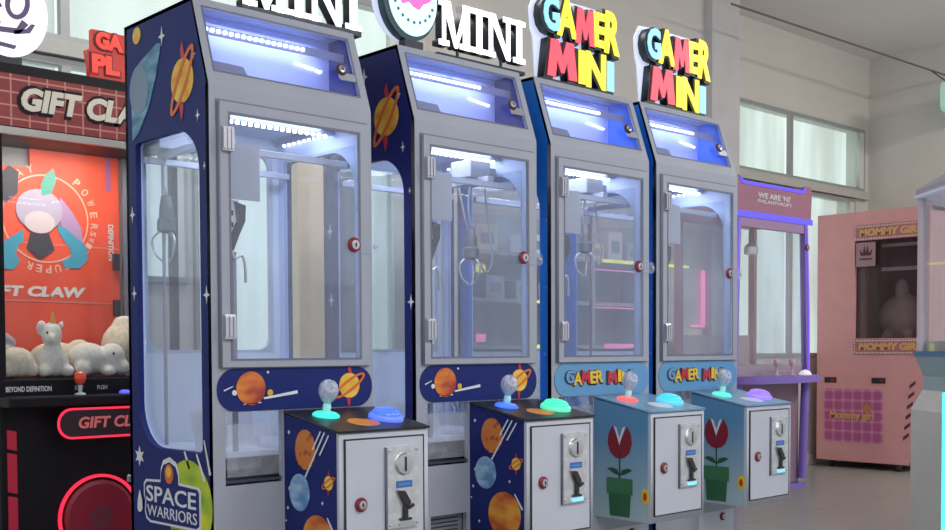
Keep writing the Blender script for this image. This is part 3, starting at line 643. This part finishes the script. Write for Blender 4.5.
    plate('front_glass', f, rect(GX0+.02, GX1-.02, .93, 1.82), [], -.018, .005, glass('gift_glass', haze=.02, hcol=(.7, .5, .5), refl=.6), t)
    # control deck, pill sign and prize door
    dk = bx('control_deck', GX0, GX1, -.10, 0, .812, .853, BK, t, .008)
    text('deck_lettering', 'BEYOND DEFINITION', FR(-.001), (-.105, .065, .868, .888), 0, .001, WPR, body, bold=.02)
    text('deck_lettering', 'START', FR(-.001), (.155, .19, .870, .886), 0, .001, WPR, body, bold=.0)
    text('deck_lettering', 'PUSH', FR(-.001), (.245, .285, .870, .886), 0, .001, WPR, body, bold=.0)
    jy = -.05
    j = ob('joystick', lathe_mesh([(.022, 0), (.018, .006), (.007, .010), (.007, .04)], 18, Matrix.Translation((.155, jy, .853))), mat('joy_white', (.6, .6, .6), .4), t)
    ob('joystick_ball', lathe_mesh([(.006, .036), (.018, .045), (.023, .062), (.021, .078), (.012, .088), (.002, .090)], 20, Matrix.Translation((.155, jy, .853))), mat('orange_red_ball', (.80, .07, .03), .25, coat=.5), j, True)
    ob('push_button', lathe_mesh([(.022, 0), (.022, .008), (.012, .014)], 18, Matrix.Translation((.335, jy, .853))), mat('gift_blue_button', (.1, .12, .9), .3, emit=.8), t)
    ps = plate('pill_sign', FR(-.10), rrect(.045, .50, .696, .800, .050, 10), [], 0, .01, mat('dark_pill', (.03, .015, .02), .3), t)
    NEON = mat('red_neon', (.5, .02, .04), .5, emit=1.0, ecol=(1, .035, .09), spec=.1)
    ob('neon_ring', join_meshes([plate_mesh(FR(-.10), [rrect(.040, .505, .690, .806, .055, 10), rrect(.048, .497, .698, .798, .048, 10)], .008, .006)]), NEON, ps)
    text('lettering', 'GIFT CLAW', FR(-.111), (.12, .44, .728, .772), 0, .002, mat('dull_red_letter', (.50, .10, .10), .4, emit=.25, ecol=(.9, .2, .2)), ps, bold=.03, shear=.15)
    rd = ob('prize_door', lathe_mesh([(.142, 0), (.142, .012), (.128, .02), (.03, .022)], 48, f.M() @ Matrix.Translation((.245, .375, .0))), mat('dark_red_disc', (.28, .008, .03), .35), t)
    ob('neon_ring', join_meshes([plate_mesh(f, [circ(.245, .375, .165, 48), circ(.245, .375, .154, 48)], .001, .012)]), NEON, rd)
    plate('disc_logo', f, circ(.245, .375, .045, 24), [circ(.245, .375, .028, 24)], .022, .001, mat('logo_maroon', (.14, .03, .05), .5), rd)
    plate('disc_logo', f, rect(.225, .265, .36, .39), [], .022, .0015, MATS['logo_maroon'], rd)
    for z0, z1 in ((.66, .73), (.50, .645), (.36, .485), (.22, .345)):
        plate('red_segment', f, [(-.105, z0), (-.07, z0-.01), (-.07, z1-.008), (-.105, z1)], [], .001, .003, mat('segment_red', (.42, .012, .04), .4, emit=.1, ecol=(.6, .02, .05)), body)
    bx('hinge_bracket', .355, .40, -.02, 0, .50, .53, SILVER, body, .004)
    for fx in (GX0+.08, GX1-.08):
        for fy in (.08, .62): ob('foot', lathe_mesh([(.03, 0), (.03, .02), (.02, .032)], 14, Matrix.Translation((fx, fy, 0))), BLACK, t)
    area('gift_cabinet_light', (.2, .12, 1.82), (.2, .25, .95), .5, 4.5, (1, .93, .85), .12, t)
gift_machine()
# plush toys in the gift machine
PL1 = mat('cream_plush', (.68, .60, .44), .95, noise=.15, nscale=60); PL2 = mat('ivory_plush', (.76, .72, .60), .95, noise=.12, nscale=70); PL3 = mat('grey_plush', (.45, .42, .38), .95, noise=.15, nscale=60)
def blob(parts, seg=14):
    bm = bmesh.new()
    for (x, y, z, a, b_, c, rz) in parts:
        M = Matrix.Translation((x, y, z)) @ Matrix.Rotation(rz, 4, 'Y') @ Matrix.Diagonal((a, b_, c, 1))
        bmesh.ops.create_uvsphere(bm, u_segments=seg, v_segments=seg//2+2, radius=1, matrix=M)
    me = bpy.data.meshes.new('b'); bm.to_mesh(me); bm.free(); return me
def remesh(o, v=.008, it=6):
    m = o.modifiers.new('r', 'REMESH'); m.mode = 'VOXEL'; m.voxel_size = v; m.use_smooth_shade = True
    s = o.modifiers.new('s', 'SMOOTH'); s.iterations = it; return o
Z0 = .917
def uni(loc, label, m):
    t = thing('unicorn_plush', label, 'plush toy', loc, 'plush toys in the gift claw machine'); t.scale = (1.08, 1, 1.15)
    remesh(ob('body', blob([(0, 0, .055, .06, .05, .055, 0), (-.005, -.015, .145, .038, .036, .042, 0), (-.02, -.045, .130, .02, .024, .02, 0), (-.04, -.03, .022, .025, .03, .022, 0), (.045, -.03, .022, .025, .03, .022, 0), (.0, -.012, .10, .03, .03, .03, 0)]), m, t))
    ob('horn', lathe_mesh([(.012, 0), (.008, .018), (.001, .04)], 12, Matrix.Translation((-.002, -.02, .182))), mat('orange_horn', (.80, .33, .04), .5), t)
    for s in (-1, 1): ob('ear', lathe_mesh([(.009, 0), (.010, .009), (.001, .022)], 10, Matrix.Translation((s*.03, -.005, .17)) @ Matrix.Rotation(s*.4, 4, 'Y')), m, t)
    for s in (-1, 1): ob('eye', blob([(-.018+s*.016, -.047+.004*s, .150, .004, .004, .005, 0)], 8), BLACK, t)
    ob('mane', blob([(-.035, .0, .165, .018, .02, .026, 0), (.02, .02, .13, .018, .018, .03, 0)]), mat('pale_mane', (.72, .66, .62), .95), t, True)
def lump(loc, label, parts, m, face=None, cat='plush toy', name='plush_toy'):
    t = thing(name, label, cat, loc, 'plush toys in the gift claw machine'); t.scale = (1, 1, 1.08)
    remesh(ob('body', blob(parts), m, t))
    if face:
        for e in face: ob('eye', blob([(*e, .005, .004, .006, 0)], 8), BLACK, t)
    return t
uni((.110, GY+.10, Z0), 'cream unicorn plush with orange horn, sitting up at the front glass', PL2)
lump((-.030, GY+.09, Z0), 'tan plush toy slumped in the left front corner', [(0, 0, .055, .07, .055, .055, 0), (-.045, -.02, .03, .03, .03, .03, 0), (.05, -.02, .03, .03, .028, .028, 0)], PL1)
lump((-.02, GY+.25, Z0), 'grey plush toy with pointed wings behind the tan one', [(0, 0, .06, .06, .05, .06, 0), (.01, 0, .14, .05, .02, .022, .5), (-.045, 0, .15, .035, .02, .02, -.5)], mat('mauve_plush', (.46, .38, .40), .95, noise=.15, nscale=60))
lump((.290, GY+.10, Z0), 'large ivory animal plush lying with dark eye and snout to the right', [(-.03, .02, .065, .085, .07, .062, 0), (.06, -.01, .07, .055, .05, .055, 0), (.09, -.035, .035, .035, .03, .028, 0), (.03, -.04, .02, .03, .03, .02, 0), (-.07, -.03, .03, .035, .03, .03, 0)], PL2, [(.045, -.058, .085)])
lump((.46, GY+.20, Z0), 'big round cream plush next to the navy machine', [(0, 0, .11, .10, .09, .10, 0), (-.07, -.05, .03, .035, .03, .03, 0), (.0, .0, .20, .05, .05, .03, 0)], PL1)
lump((.19, GY+.26, Z0), 'long pale plush in the back of the red machine', [(0, 0, .07, .11, .05, .06, 0), (.10, 0, .10, .05, .04, .04, 0)], mat('straw_plush', (.66, .58, .40), .95, noise=.12, nscale=60))

# signs above the gift claw machine
t = thing('letter_sign', 'red block letter sign on the gift claw machine, next to the navy cabinet', 'sign', (0, GY+.06, 2.075))
RBK = mat('sign_red', (.75, .04, .03), .4, emit=.5, ecol=(1, .08, .05)); RBD = mat('sign_board_red', (.55, .03, .02), .4, emit=.2, ecol=(1, .06, .03))
plate('sign_board', FR(0), [(.262, .055), (.262, .012), (.56, .005), (.56, .195), (.275, .20), (.275, .125), (.25, .115)], [], -.03, .03, RBD, t)
for s, a, b_, c, d in (('GA', .285, .40, .125, .195), ('PL', .268, .385, .030, .105)):
    text('letter_edge', s, FR(0), (a-.006, b_+.006, c-.005, d+.005), .0, .005, mat('letter_maroon', (.10, .004, .006), .4), t, bold=.10)
    text('letter', s, FR(0), (a+.001, b_-.001, c+.001, d-.001), .0055, .004, RBK, t, bold=.06)
bx('sign_base', .28, .55, -.0, .04, 0, .01, BLACK, t)
t = thing('round_sign', 'round white lit sign with purple line drawing at the left edge', 'sign', (-.05, GY+.06, 2.075))
plate('sign_face', FR(0), circ(0, .205, .148, 48, .170), [], 0, .006, mat('sign_white_round', (.86, .84, .92), .4, emit=.75, ecol=(.96, .93, 1)), t)
plate('sign_body', FR(0), circ(-.004, .205, .150, 48, .172), [], -.03, .029, mat('lilac_edge', (.5, .48, .62), .4), t)
PG = mat('purple_grey_print', (.16, .12, .24), .5)
fz = FR(0)
plate('line_print', fz, circ(.035, .235, .045, 24, .06, -.3), [circ(.035, .235, .026, 24, .042, -.3)], .0065, .001, PG, t)
plate('line_print', fz, [(-.11, .14), (-.04, .12), (.04, .125), (.075, .165), (.05, .18), (.03, .145), (-.04, .14), (-.10, .16)], [], .0065, .001, PG, t)
plate('line_print', fz, [(-.12, .30), (-.06, .27), (-.02, .215), (-.035, .205), (-.075, .25), (-.12, .28)], [], .0065, .001, PG, t)
plate('line_print', fz, circ(-.05, .155, .022, 16), [circ(-.05, .155, .014, 16)], .0065, .001, PG, t)
plate('line_print', fz, [(-.10, .075), (.02, .065), (.03, .08), (-.09, .09)], [], .0065, .001, PG, t)
plate('line_print', fz, [(.02, .12), (.08, .135), (.10, .17), (.085, .17), (.065, .148), (.02, .135)], [], .0065, .001, PG, t)
bx('sign_base', -.05, .05, 0, .03, 0, .04, BLACK, t)

# ------------------------------------------------------------------ added shelf; its glowing strips stand in for neon reflections in the door glass
def shelf():
    t = thing('added_shelf', 'added shelf behind the blue machines, with glowing yellow and pink strips for reflections', 'shelf', (3.35, 1.35, 0))
    SM = mat('shelf_pale', (.55, .60, .60), .5); YN = mat('yellow_reflection', (.9, .85, .1), .4, emit=.9, ecol=(.95, .9, .15)); PN = mat('pink_reflection', (.95, .2, .4), .4, emit=.9, ecol=(1, .25, .5))
    bx('back_board', -1.1, .55, .34, .36, 0, 1.78, mat('shelf_back', (.42, .47, .50), .6), t)
    for a in (-1.1, -.12, .53): bx('side_board', a, a+.02, 0, .34, 0, 1.78, SM, t)
    for z in (.35, .75, 1.02, 1.27, 1.52): bx('shelf_board', -1.08, .53, .02, .34, z, z+.02, SM, t)
    bx('shelf_reflection_strip', -.02, .40, .008, .02, 1.522, 1.54, YN, t); bx('shelf_reflection_strip', -.68, -.35, .008, .02, 1.272, 1.284, YN, t)
    bx('shelf_reflection_strip', -.10, .53, .008, .02, 1.474, 1.480, PN, t); bx('shelf_reflection_strip', -.10, .53, .008, .02, 1.255, 1.262, PN, t)
    bx('shelf_reflection_strip', -.105, -.096, .008, .02, 1.262, 1.474, PN, t)
    bx('shelf_reflection_strip', .0, .30, .008, .02, 1.020, 1.050, PN, t); bx('shelf_reflection_strip', -.60, -.42, .008, .02, 1.024, 1.044, YN, t)
    bx('shelf_reflection_strip', .38, .53, .008, .02, 1.085, 1.098, YN, t); bx('shelf_reflection_strip', .38, .395, .008, .02, 1.03, 1.085, YN, t)
    bx('shelf_reflection_strip', -1.02, -.96, .008, .02, 1.42, 1.46, YN, t); bx('shelf_reflection_strip', -1.02, -.96, .008, .02, 1.06, 1.10, PN, t)
shelf()
for nm, c, lab, sx, z, w, h in (
        ('cream', (.75, .74, .55), 'cream prize box at the left end of the top shelf', -.92, 1.54, .16, .15),
        ('white', (.72, .74, .74), 'wide low white prize box on the top shelf beside the cream one', -.55, 1.54, .20, .12),
        ('pale_green', (.60, .70, .62), 'tall pale green prize box on the top shelf near its middle', -.30, 1.54, .12, .17),
        ('lemon', (.78, .78, .45), 'small lemon prize box above the yellow reflection strip', .0, 1.54, .12, .10),
        ('ivory', (.75, .70, .66), 'tall ivory prize box above the yellow reflection strip', .16, 1.54, .13, .18),
        ('grey', (.50, .52, .55), 'grey prize box on the top shelf, farthest right', .34, 1.54, .14, .12),
        ('mint', (.50, .72, .62), 'mint prize box on the middle shelf above the short yellow reflection strip', -.62, 1.29, .13, .11),
        ('rose', (.72, .52, .54), 'rose prize box beside the mint one on the middle shelf', -.44, 1.29, .10, .10),
        ('sky', (.45, .60, .74), 'sky blue prize box at the left of the middle shelf', -.85, 1.29, .14, .13)):
    o = thing('prize_box', lab, 'box', (3.35+sx, 1.47, z), 'prize boxes on the added shelf')
    bx('carton', 0, w, 0, .12, 0, h, mat('prize_'+nm, c, .6), o, .004)
    bx('carton_label', w*.2, w*.8, -.0015, 0, h*.3, h*.7, mat('prize_label', (.25, .35, .42), .6), o)

t = thing('wall_reflection_strips', 'added thin yellow and pink glowing strips for reflections in the farthest blue machine', 'reflection strips', (4.9, 2.085, 0))  # glowing strips added on the wall in place of reflections in the glass
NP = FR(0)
for nm, r, m in (('yellow_strip', (4.70, 5.14, 1.612, 1.628), 'yellow_reflection'), ('yellow_strip', (5.06, 5.30, 1.105, 1.122), 'yellow_reflection'), ('yellow_strip', (4.80, 4.83, .90, 1.05), 'yellow_reflection'), ('pink_strip', (5.30, 5.34, 1.20, 1.60), 'pink_reflection'), ('pink_strip', (5.18, 5.34, 1.18, 1.195), 'pink_reflection')): plate(nm, NP, [(a-4.9, c) for a, c in rect(*r)], [], 0, .012, MATS[m], t)

# ------------------------------------------------------------------ purple claw machine
def purple():
    t = thing('purple_claw_machine', 'purple framed claw machine with violet light strips, just right of the blue machines', 'claw machine', (5.35, 1.50, 0))
    PP = mat('purple_paint', (.26, .17, .62), .5); PD = mat('mauve_header', (.40, .17, .25), .45); NL = mat('violet_strip', (.08, .06, .45), .5, emit=.9, ecol=(.15, .12, .95), spec=.1); f = FR(0)
    D = .50
    hd = plate('header', FR(0), [(-.50, 1.93), (.50, 1.93), (.515, 2.15), (.50, 2.205), (.43, 2.205), (.40, 2.16), (-.40, 2.16), (-.43, 2.205), (-.50, 2.205), (-.515, 2.15)], [], -D, D, PD, t)
    plate('light_strip', f, [(-.40, 2.15), (.40, 2.15), (.43, 2.20), (.415, 2.20), (.385, 2.172), (-.385, 2.172), (-.415, 2.20), (-.43, 2.20)], [], .001, .006, NL, hd)
    plate('light_strip', f, rect(-.51, .51, 1.925, 1.965), [], .001, .010, NL, hd)
    text('lettering', "WE ARE 'NI'", f, (-.20, .22, 2.07, 2.11), .001, .002, WPR, hd, bold=.02)
    text('lettering', 'PHILANTHROPY', f, (-.20, .24, 2.035, 2.06), .001, .002, WPR, hd, bold=.01)
    for s in (-1, 1):
        po = plate('front_post', f, [(s*.45, .80), (s*.41, 1.93), (s*.45, 1.93), (s*.49, .80)], [], -.04, .045, PP, t)
        tube('light_strip', smoothpath([(s*.47, -.008, .83), (s*.465, -.008, 1.3), (s*.435, -.008, 1.90)], 4), .008, mat('violet_soft_strip', (.22, .12, .6), .5, emit=.5, ecol=(.25, .14, .9)), po)
        bx('rear_post', s*.47-.02, s*.47+.02, D-.05, D, .80, 1.93, PD, t)
        tube('lower_post', smoothpath([(s*.44, .0, .80), (s*.42, .0, .45), (s*.40, .0, .06)], 5), .032, PP, t)
        plate('side_glass', SD(s*.465), rect(-D+.05, -.04, .84, 1.92), [], 0, .004, GLASS, t)
    bx('top_frame', -.45, .45, 0, .04, 1.86, 1.93, mat('mauve_frame', (.40, .25, .42), .45), t)
    plate('front_glass', f, rect(-.44, .44, .84, 1.87), [], -.02, .004, glass('purple_glass', haze=.10, hcol=(.75, .75, .78)), t)
    lock(t, f, .44, 1.76, .006, .025, 'lock')
    dk = plate('deck_shelf', TP(.775), [(-.50, -.06), (-.38, -.16), (0, -.20), (.38, -.16), (.50, -.06), (.50, D), (-.50, D)], [], 0, .05, PP, t)
    bx('inner_tray', -.44, .44, .03, D-.03, .825, .90, mat('tray_mauve', (.46, .32, .36), .5), t)
    bx('inner_backboard', -.44, .44, D-.02, D-.005, .90, 1.12, mat('inner_beige', (.55, .42, .42), .6), t)
    bx('lower_cabinet', -.40, .40, .03, D, .03, .775, mat('lower_mauve', (.30, .19, .26), .5), t, .01)
    bx('base_plate', -.42, .42, -.02, D, .0, .03, PP, t)
    for s in (-.08, .12): ob('joystick', lathe_mesh([(.03, 0), (.02, .01), (.008, .02), (.008, .07), (.022, .08), (.022, .11), (.004, .12)], 16, Matrix.Translation((s, -.08, .825))), mat('pink_stick', (.60, .40, .45), .4), t, True)
    ob('push_button', lathe_mesh([(.045, 0), (.045, .01), (.03, .03), (.002, .04)], 20, Matrix.Translation((.30, -.08, .825))), mat('white_button', (.85, .75, .82), .3, emit=.4, ecol=(1, .9, 1)), t, True)
    ob('claw', lathe_mesh([(.02, 0), (.05, .01), (.05, .06), (.01, .10)], 16, Matrix.Translation((.1, .25, 1.70))), SILVER, t)
    tube('claw_cable', [(.1, .25, 1.79), (.1, .25, 1.93)], .006, BLACK, t)
purple()

# ------------------------------------------------------------------ pink claw machine by the right wall
def pink():
    t = thing('pink_claw_machine', 'pink claw machine on castors with crown printed above its dark window', 'claw machine', (7.15, 1.72, 0))
    Y = lambda y: -(y-1.72)                       # world y -> u on a plane facing -x
    pl = SD(0); D = .85
    out = [(Y(2.19), .06), (Y(2.19), 2.16), (Y(1.20), 2.16), (Y(1.20), .93), (Y(1.17), .86), (Y(1.36), .06)]
    fr = plate('front_panel', pl, out, [rect(Y(1.845), Y(1.24), 1.10, 1.93)], -.03, .03, PINK, t)
    for nm, yy in (('left_side', 2.16), ('right_side', 1.20)):
        bx(nm, .03, D, yy-1.72, yy-1.72+.03, .93 if yy < 2 else .06, 2.16, PINK, t)
    plate('lower_side', Plane((0, 0, 0), (0, -1, 0), (0, 0, 1)), [(Y(1.20)-.03, .93), (Y(1.20), .93), (Y(1.17), .86), (Y(1.36), .06), (Y(1.39), .06), (Y(1.21), .86)], [], -D, D-.03, PINK, t)
    bx('back_side', D-.02, D, 1.22-1.72, 2.18-1.72, .06, 2.16, PINK, t)
    bx('top_panel', .03, D, 1.2-1.72, 2.19-1.72, 2.13, 2.16, PINK, t)
    bx('bottom_panel', .03, D, 1.37-1.72, 2.17-1.72, .06, .09, PINK, t)
    bx('display_floor', .03, D-.02, 1.24-1.72, 2.16-1.72, 1.04, 1.08, mat('dark_rose', (.22, .09, .12), .6), t)
    bx('inner_backboard', D-.06, D-.04, 1.24-1.72, 2.16-1.72, 1.08, 2.1, mat('plum_lining', (.30, .14, .17), .6), t)
    plate('window_glass', pl, rect(Y(1.85), Y(1.235), 1.095, 1.935), [], -.04, .005, glass('pink_glass', tint=(.85, .80, .82), haze=.10, hcol=(.25, .18, .2)), t)
    plate('window_pillar', pl, rect(Y(1.81), Y(1.77), 1.10, 1.93), [], -.08, .03, mat('rose_pillar', (.35, .16, .18), .5), t)
    plate('claw_rail', pl, rect(Y(1.66), Y(1.24), 1.66, 1.69), [], -.12, .02, STEEL, t)
    plate('claw_rail', pl, rect(Y(1.66), Y(1.24), 1.86, 1.885), [], -.12, .02, STEEL, t)
    GOLD = mat('gold_letter', (.80, .45, .16), .4); ROSE = mat('rose_band', (.52, .18, .22), .5)
    for z0, z1, s in ((1.915, 2.045, 'MAMA'), (.965, 1.095, 'HIMAMA')):
        b_ = plate('marquee_band', pl, rect(Y(1.85), Y(1.23), z0, z1), [], .0005, .006, ROSE, t)
        text('lettering', 'MOMMY GIRL', pl, (Y(1.80), Y(1.26), z0+.035, z1-.033), .007, .004, GOLD, b_, bold=.05, shear=.1)
        ms = []
        for q in range(26):
            for zz in (z0+.014, z1-.014): ms.append(plate_mesh(pl, [circ(Y(1.838-q*.0236), zz, .0085, 8)], .007, .003))
        for q in range(4):
            for yy in (1.838,): ms.append(plate_mesh(pl, [circ(Y(yy), z0+.03+q*.022, .0065, 8)], .007, .003))
        ob('bulb_dots', join_meshes(ms), mat('cream_dot', (.75, .62, .55), .4), b_)
    cr = plate('crown_card', pl, rect(Y(1.83), Y(1.66), 1.70, 1.90), [], -.0, .006, mat('mauve_card', (.42, .24, .28), .5), t)
    a0 = Y(1.80); cw = .115
    plate('crown_print', pl, [(a0, 1.845), (a0+.012, 1.79), (a0+cw-.012, 1.79), (a0+cw, 1.845), (a0+cw*.74, 1.81), (a0+cw*.62, 1.88), (a0+cw*.5, 1.815), (a0+cw*.38, 1.88), (a0+cw*.26, 1.81)], [], .0065, .001, mat('plum_print', (.10, .02, .04), .5), cr)
    plate('crown_print', pl, rrect(a0, a0+cw, 1.755, 1.768, .005), [], .0065, .001, MATS['plum_print'], cr)
    for a, b_ in ((2.115, 2.005), (1.685, 1.565)):
        h = plate('coin_recess', pl, rect(Y(a), Y(b_), .725, .772), [], .001, .004, BLACK, t)
        plate('slot_red', pl, rect(Y(b_)-.05, Y(b_)-.012, .735, .762), [], .005, .001, mat('dim_red', (.25, .02, .03), .5), h)
    q = plate('quilted_poster', pl, rect(Y(2.12), Y(1.585), .225, .675), [], .0005, .003, mat('magenta_quilt', (.68, .22, .40), .45), t)
    m2 = mat('deep_magenta', (.52, .11, .29), .45); ms = []
    for i in range(6):
        for j in range(5): ms.append(plate_mesh(pl, [rrect(Y(2.108)+i*.088, Y(2.108)+i*.088+.070, .238+j*.087, .238+j*.087+.068, .02, 3)], .0035, .0015))
    ob('quilt_squares', join_meshes(ms), m2, q)
    ms = []
    for i in range(7):
        for j in range(6): ms.append(plate_mesh(pl, [circ(Y(2.116)+i*.0875, .230+j*.087, .008, 8)], .0052, .001))
    ob('sparkle_dots', join_meshes(ms), mat('sparkle_pink', (.80, .50, .62), .4), q)
    text('lettering', 'Mommy girl', pl, (Y(2.06), Y(1.66), .40, .485), .0065, .004, GOLD, q, bold=.03)
    plate('bear_print', pl, star(Y(1.725), .515, .055, .55, 5), [], .0065, .003, mat('orange_bear', (.60, .22, .10), .4), q)
    for i in range(6):
        z = .26+i*.085; yy = 1.335-(z-.26)*.12
        plate('vent_slot', pl, [(Y(yy+.075), z), (Y(yy+.025), z+.040), (Y(yy+.025), z+.068), (Y(yy+.075), z+.03)], [], .0005, .002, mat('vent_plum', (.13, .03, .04), .6), t)
    for yy in (2.07, 1.47):
        for xx in (.10, .74):
            w = ob('castor', lathe_mesh([(.038, -.016), (.042, -.010), (.042, .010), (.038, .016)], 18, Matrix.Translation((xx-.05, yy-1.72, .042)) @ Matrix.Rotation(math.pi/2, 4, 'X')), BLACK, t)
            bx('castor_bracket', xx-.02, xx+.02, yy-1.72-.02, yy-1.72+.02, .055, .075, STEEL, w)
pink()
o = thing('plush_toy', 'big pale round plush behind the dark window of the pink machine', 'plush toy', (7.55, 1.60, 1.08))
remesh(ob('body', blob([(0, 0, .20, .18, .22, .20, 0), (-.05, 0, .44, .06, .06, .09, 0), (-.12, -.1, .04, .05, .05, .04, 0), (-.12, .1, .04, .05, .05, .04, 0)], 18), mat('grey_white_plush', (.62, .58, .58), .95, noise=.1, nscale=40), o), .015)

# ------------------------------------------------------------------ white octagonal machine at the right edge
def octa():
    t = thing('dome_claw_machine', 'white waisted claw machine with lavender roof and cyan light, cut off at the right edge', 'claw machine', (4.205, -.672, 0))
    def ngon(r, z0, z1, r1=None, n=8, ph=None):
        r1 = r if r1 is None else r1; ph = math.radians(22.5+2) if ph is None else ph
        bm = bmesh.new(); a = [bm.verts.new((r*math.cos(ph+2*math.pi*i/n), r*math.sin(ph+2*math.pi*i/n), z0)) for i in range(n)]
        c = [bm.verts.new((r1*math.cos(ph+2*math.pi*i/n), r1*math.sin(ph+2*math.pi*i/n), z1)) for i in range(n)]
        for i in range(n): bm.faces.new((a[i], a[(i+1) % n], c[(i+1) % n], c[i]))
        bm.faces.new(a[::-1]); bm.faces.new(c); me = bpy.data.meshes.new('n'); bm.to_mesh(me); bm.free(); return me
    WP = mat('white_gloss', (.80, .77, .76), .4); LV = mat('lavender_roof', (.42, .42, .48), .4)
    ob('base', join_meshes([ngon(.545, .0, .70), ngon(.545, .70, .80, .49)]), WP, t)
    ob('waist', join_meshes([ngon(.49, .80, .87, .485), ngon(.485, .87, .975, .53)]), mat('pale_aqua_panel', (.40, .55, .60), .35), t)
    ob('rim', ngon(.535, .975, 1.0), mat('rim_blue', (.06, .20, .42), .35), t)
    ob('inner_floor', ngon(.48, 1.0, 1.05), mat('inner_grey', (.45, .46, .44), .5), t)
    ph = math.radians(24.5)
    for i in range(8):
        a = ph+math.pi/4*i; x, y = .50*math.cos(a), .50*math.sin(a)
        tube('corner_post', [(x, y, 1.0), (x, y, 1.79)], .022, mat('post_pinkish', (.66, .56, .62), .3), t)
        a2 = a+math.pi/4; x2, y2 = .50*math.cos(a2), .50*math.sin(a2)
        bm = bmesh.new(); v = [bm.verts.new(p) for p in ((x, y, 1.0), (x2, y2, 1.0), (x2, y2, 1.79), (x, y, 1.79))]; bm.faces.new(v)
        me = bpy.data.meshes.new('g'); bm.to_mesh(me); bm.free(); g_ = ob('glass_panel', me, MATS.get('og') or glass('octagon_glass', haze=.08, hcol=(.7, .72, .72)), t)
        sm = g_.modifiers.new('s', 'SOLIDIFY'); sm.thickness = .005
        MATS['og'] = me.materials[0]
    for i in range(8):
        a = ph+math.pi/4*i; x, y = .549*math.cos(a), .549*math.sin(a)
        a2 = a+math.pi/8; xx, yy = .508*math.cos(a2), .508*math.sin(a2)
    a = math.radians(180+24.5+22.5)
    for sgn in range(1, 8, 2):
        a = ph+math.pi/4*sgn; c, s = math.cos(a), math.sin(a); r_ = .545
        tube('light_strip', [((r_+.002)*c, (r_+.002)*s, .06), ((r_+.002)*c, (r_+.002)*s, .80)], .011, mat('cyan_strip', (.1, .75, .75), .4, emit=1.2, ecol=(.1, .85, .85)), t)
    ob('roof', join_meshes([ngon(.53, 1.79, 1.83), ngon(.53, 1.83, 1.96, .30)]), LV, t)
    ob('roof_trim', ngon(.54, 1.785, 1.80), mat('trim_pale', (.55, .58, .75), .3, emit=.15, ecol=(.7, .75, 1)), t)
    ob('claw', lathe_mesh([(.02, 0), (.05, .01), (.05, .06), (.01, .10)], 16, Matrix.Translation((0, 0, 1.5))), SILVER, t)
    tube('claw_cable', [(0, 0, 1.59), (0, 0, 1.79)], .006, BLACK, t)
    bx('control_panel', -.1, .1, -.62, -.50, .80, .83, BLACK, t)
octa()
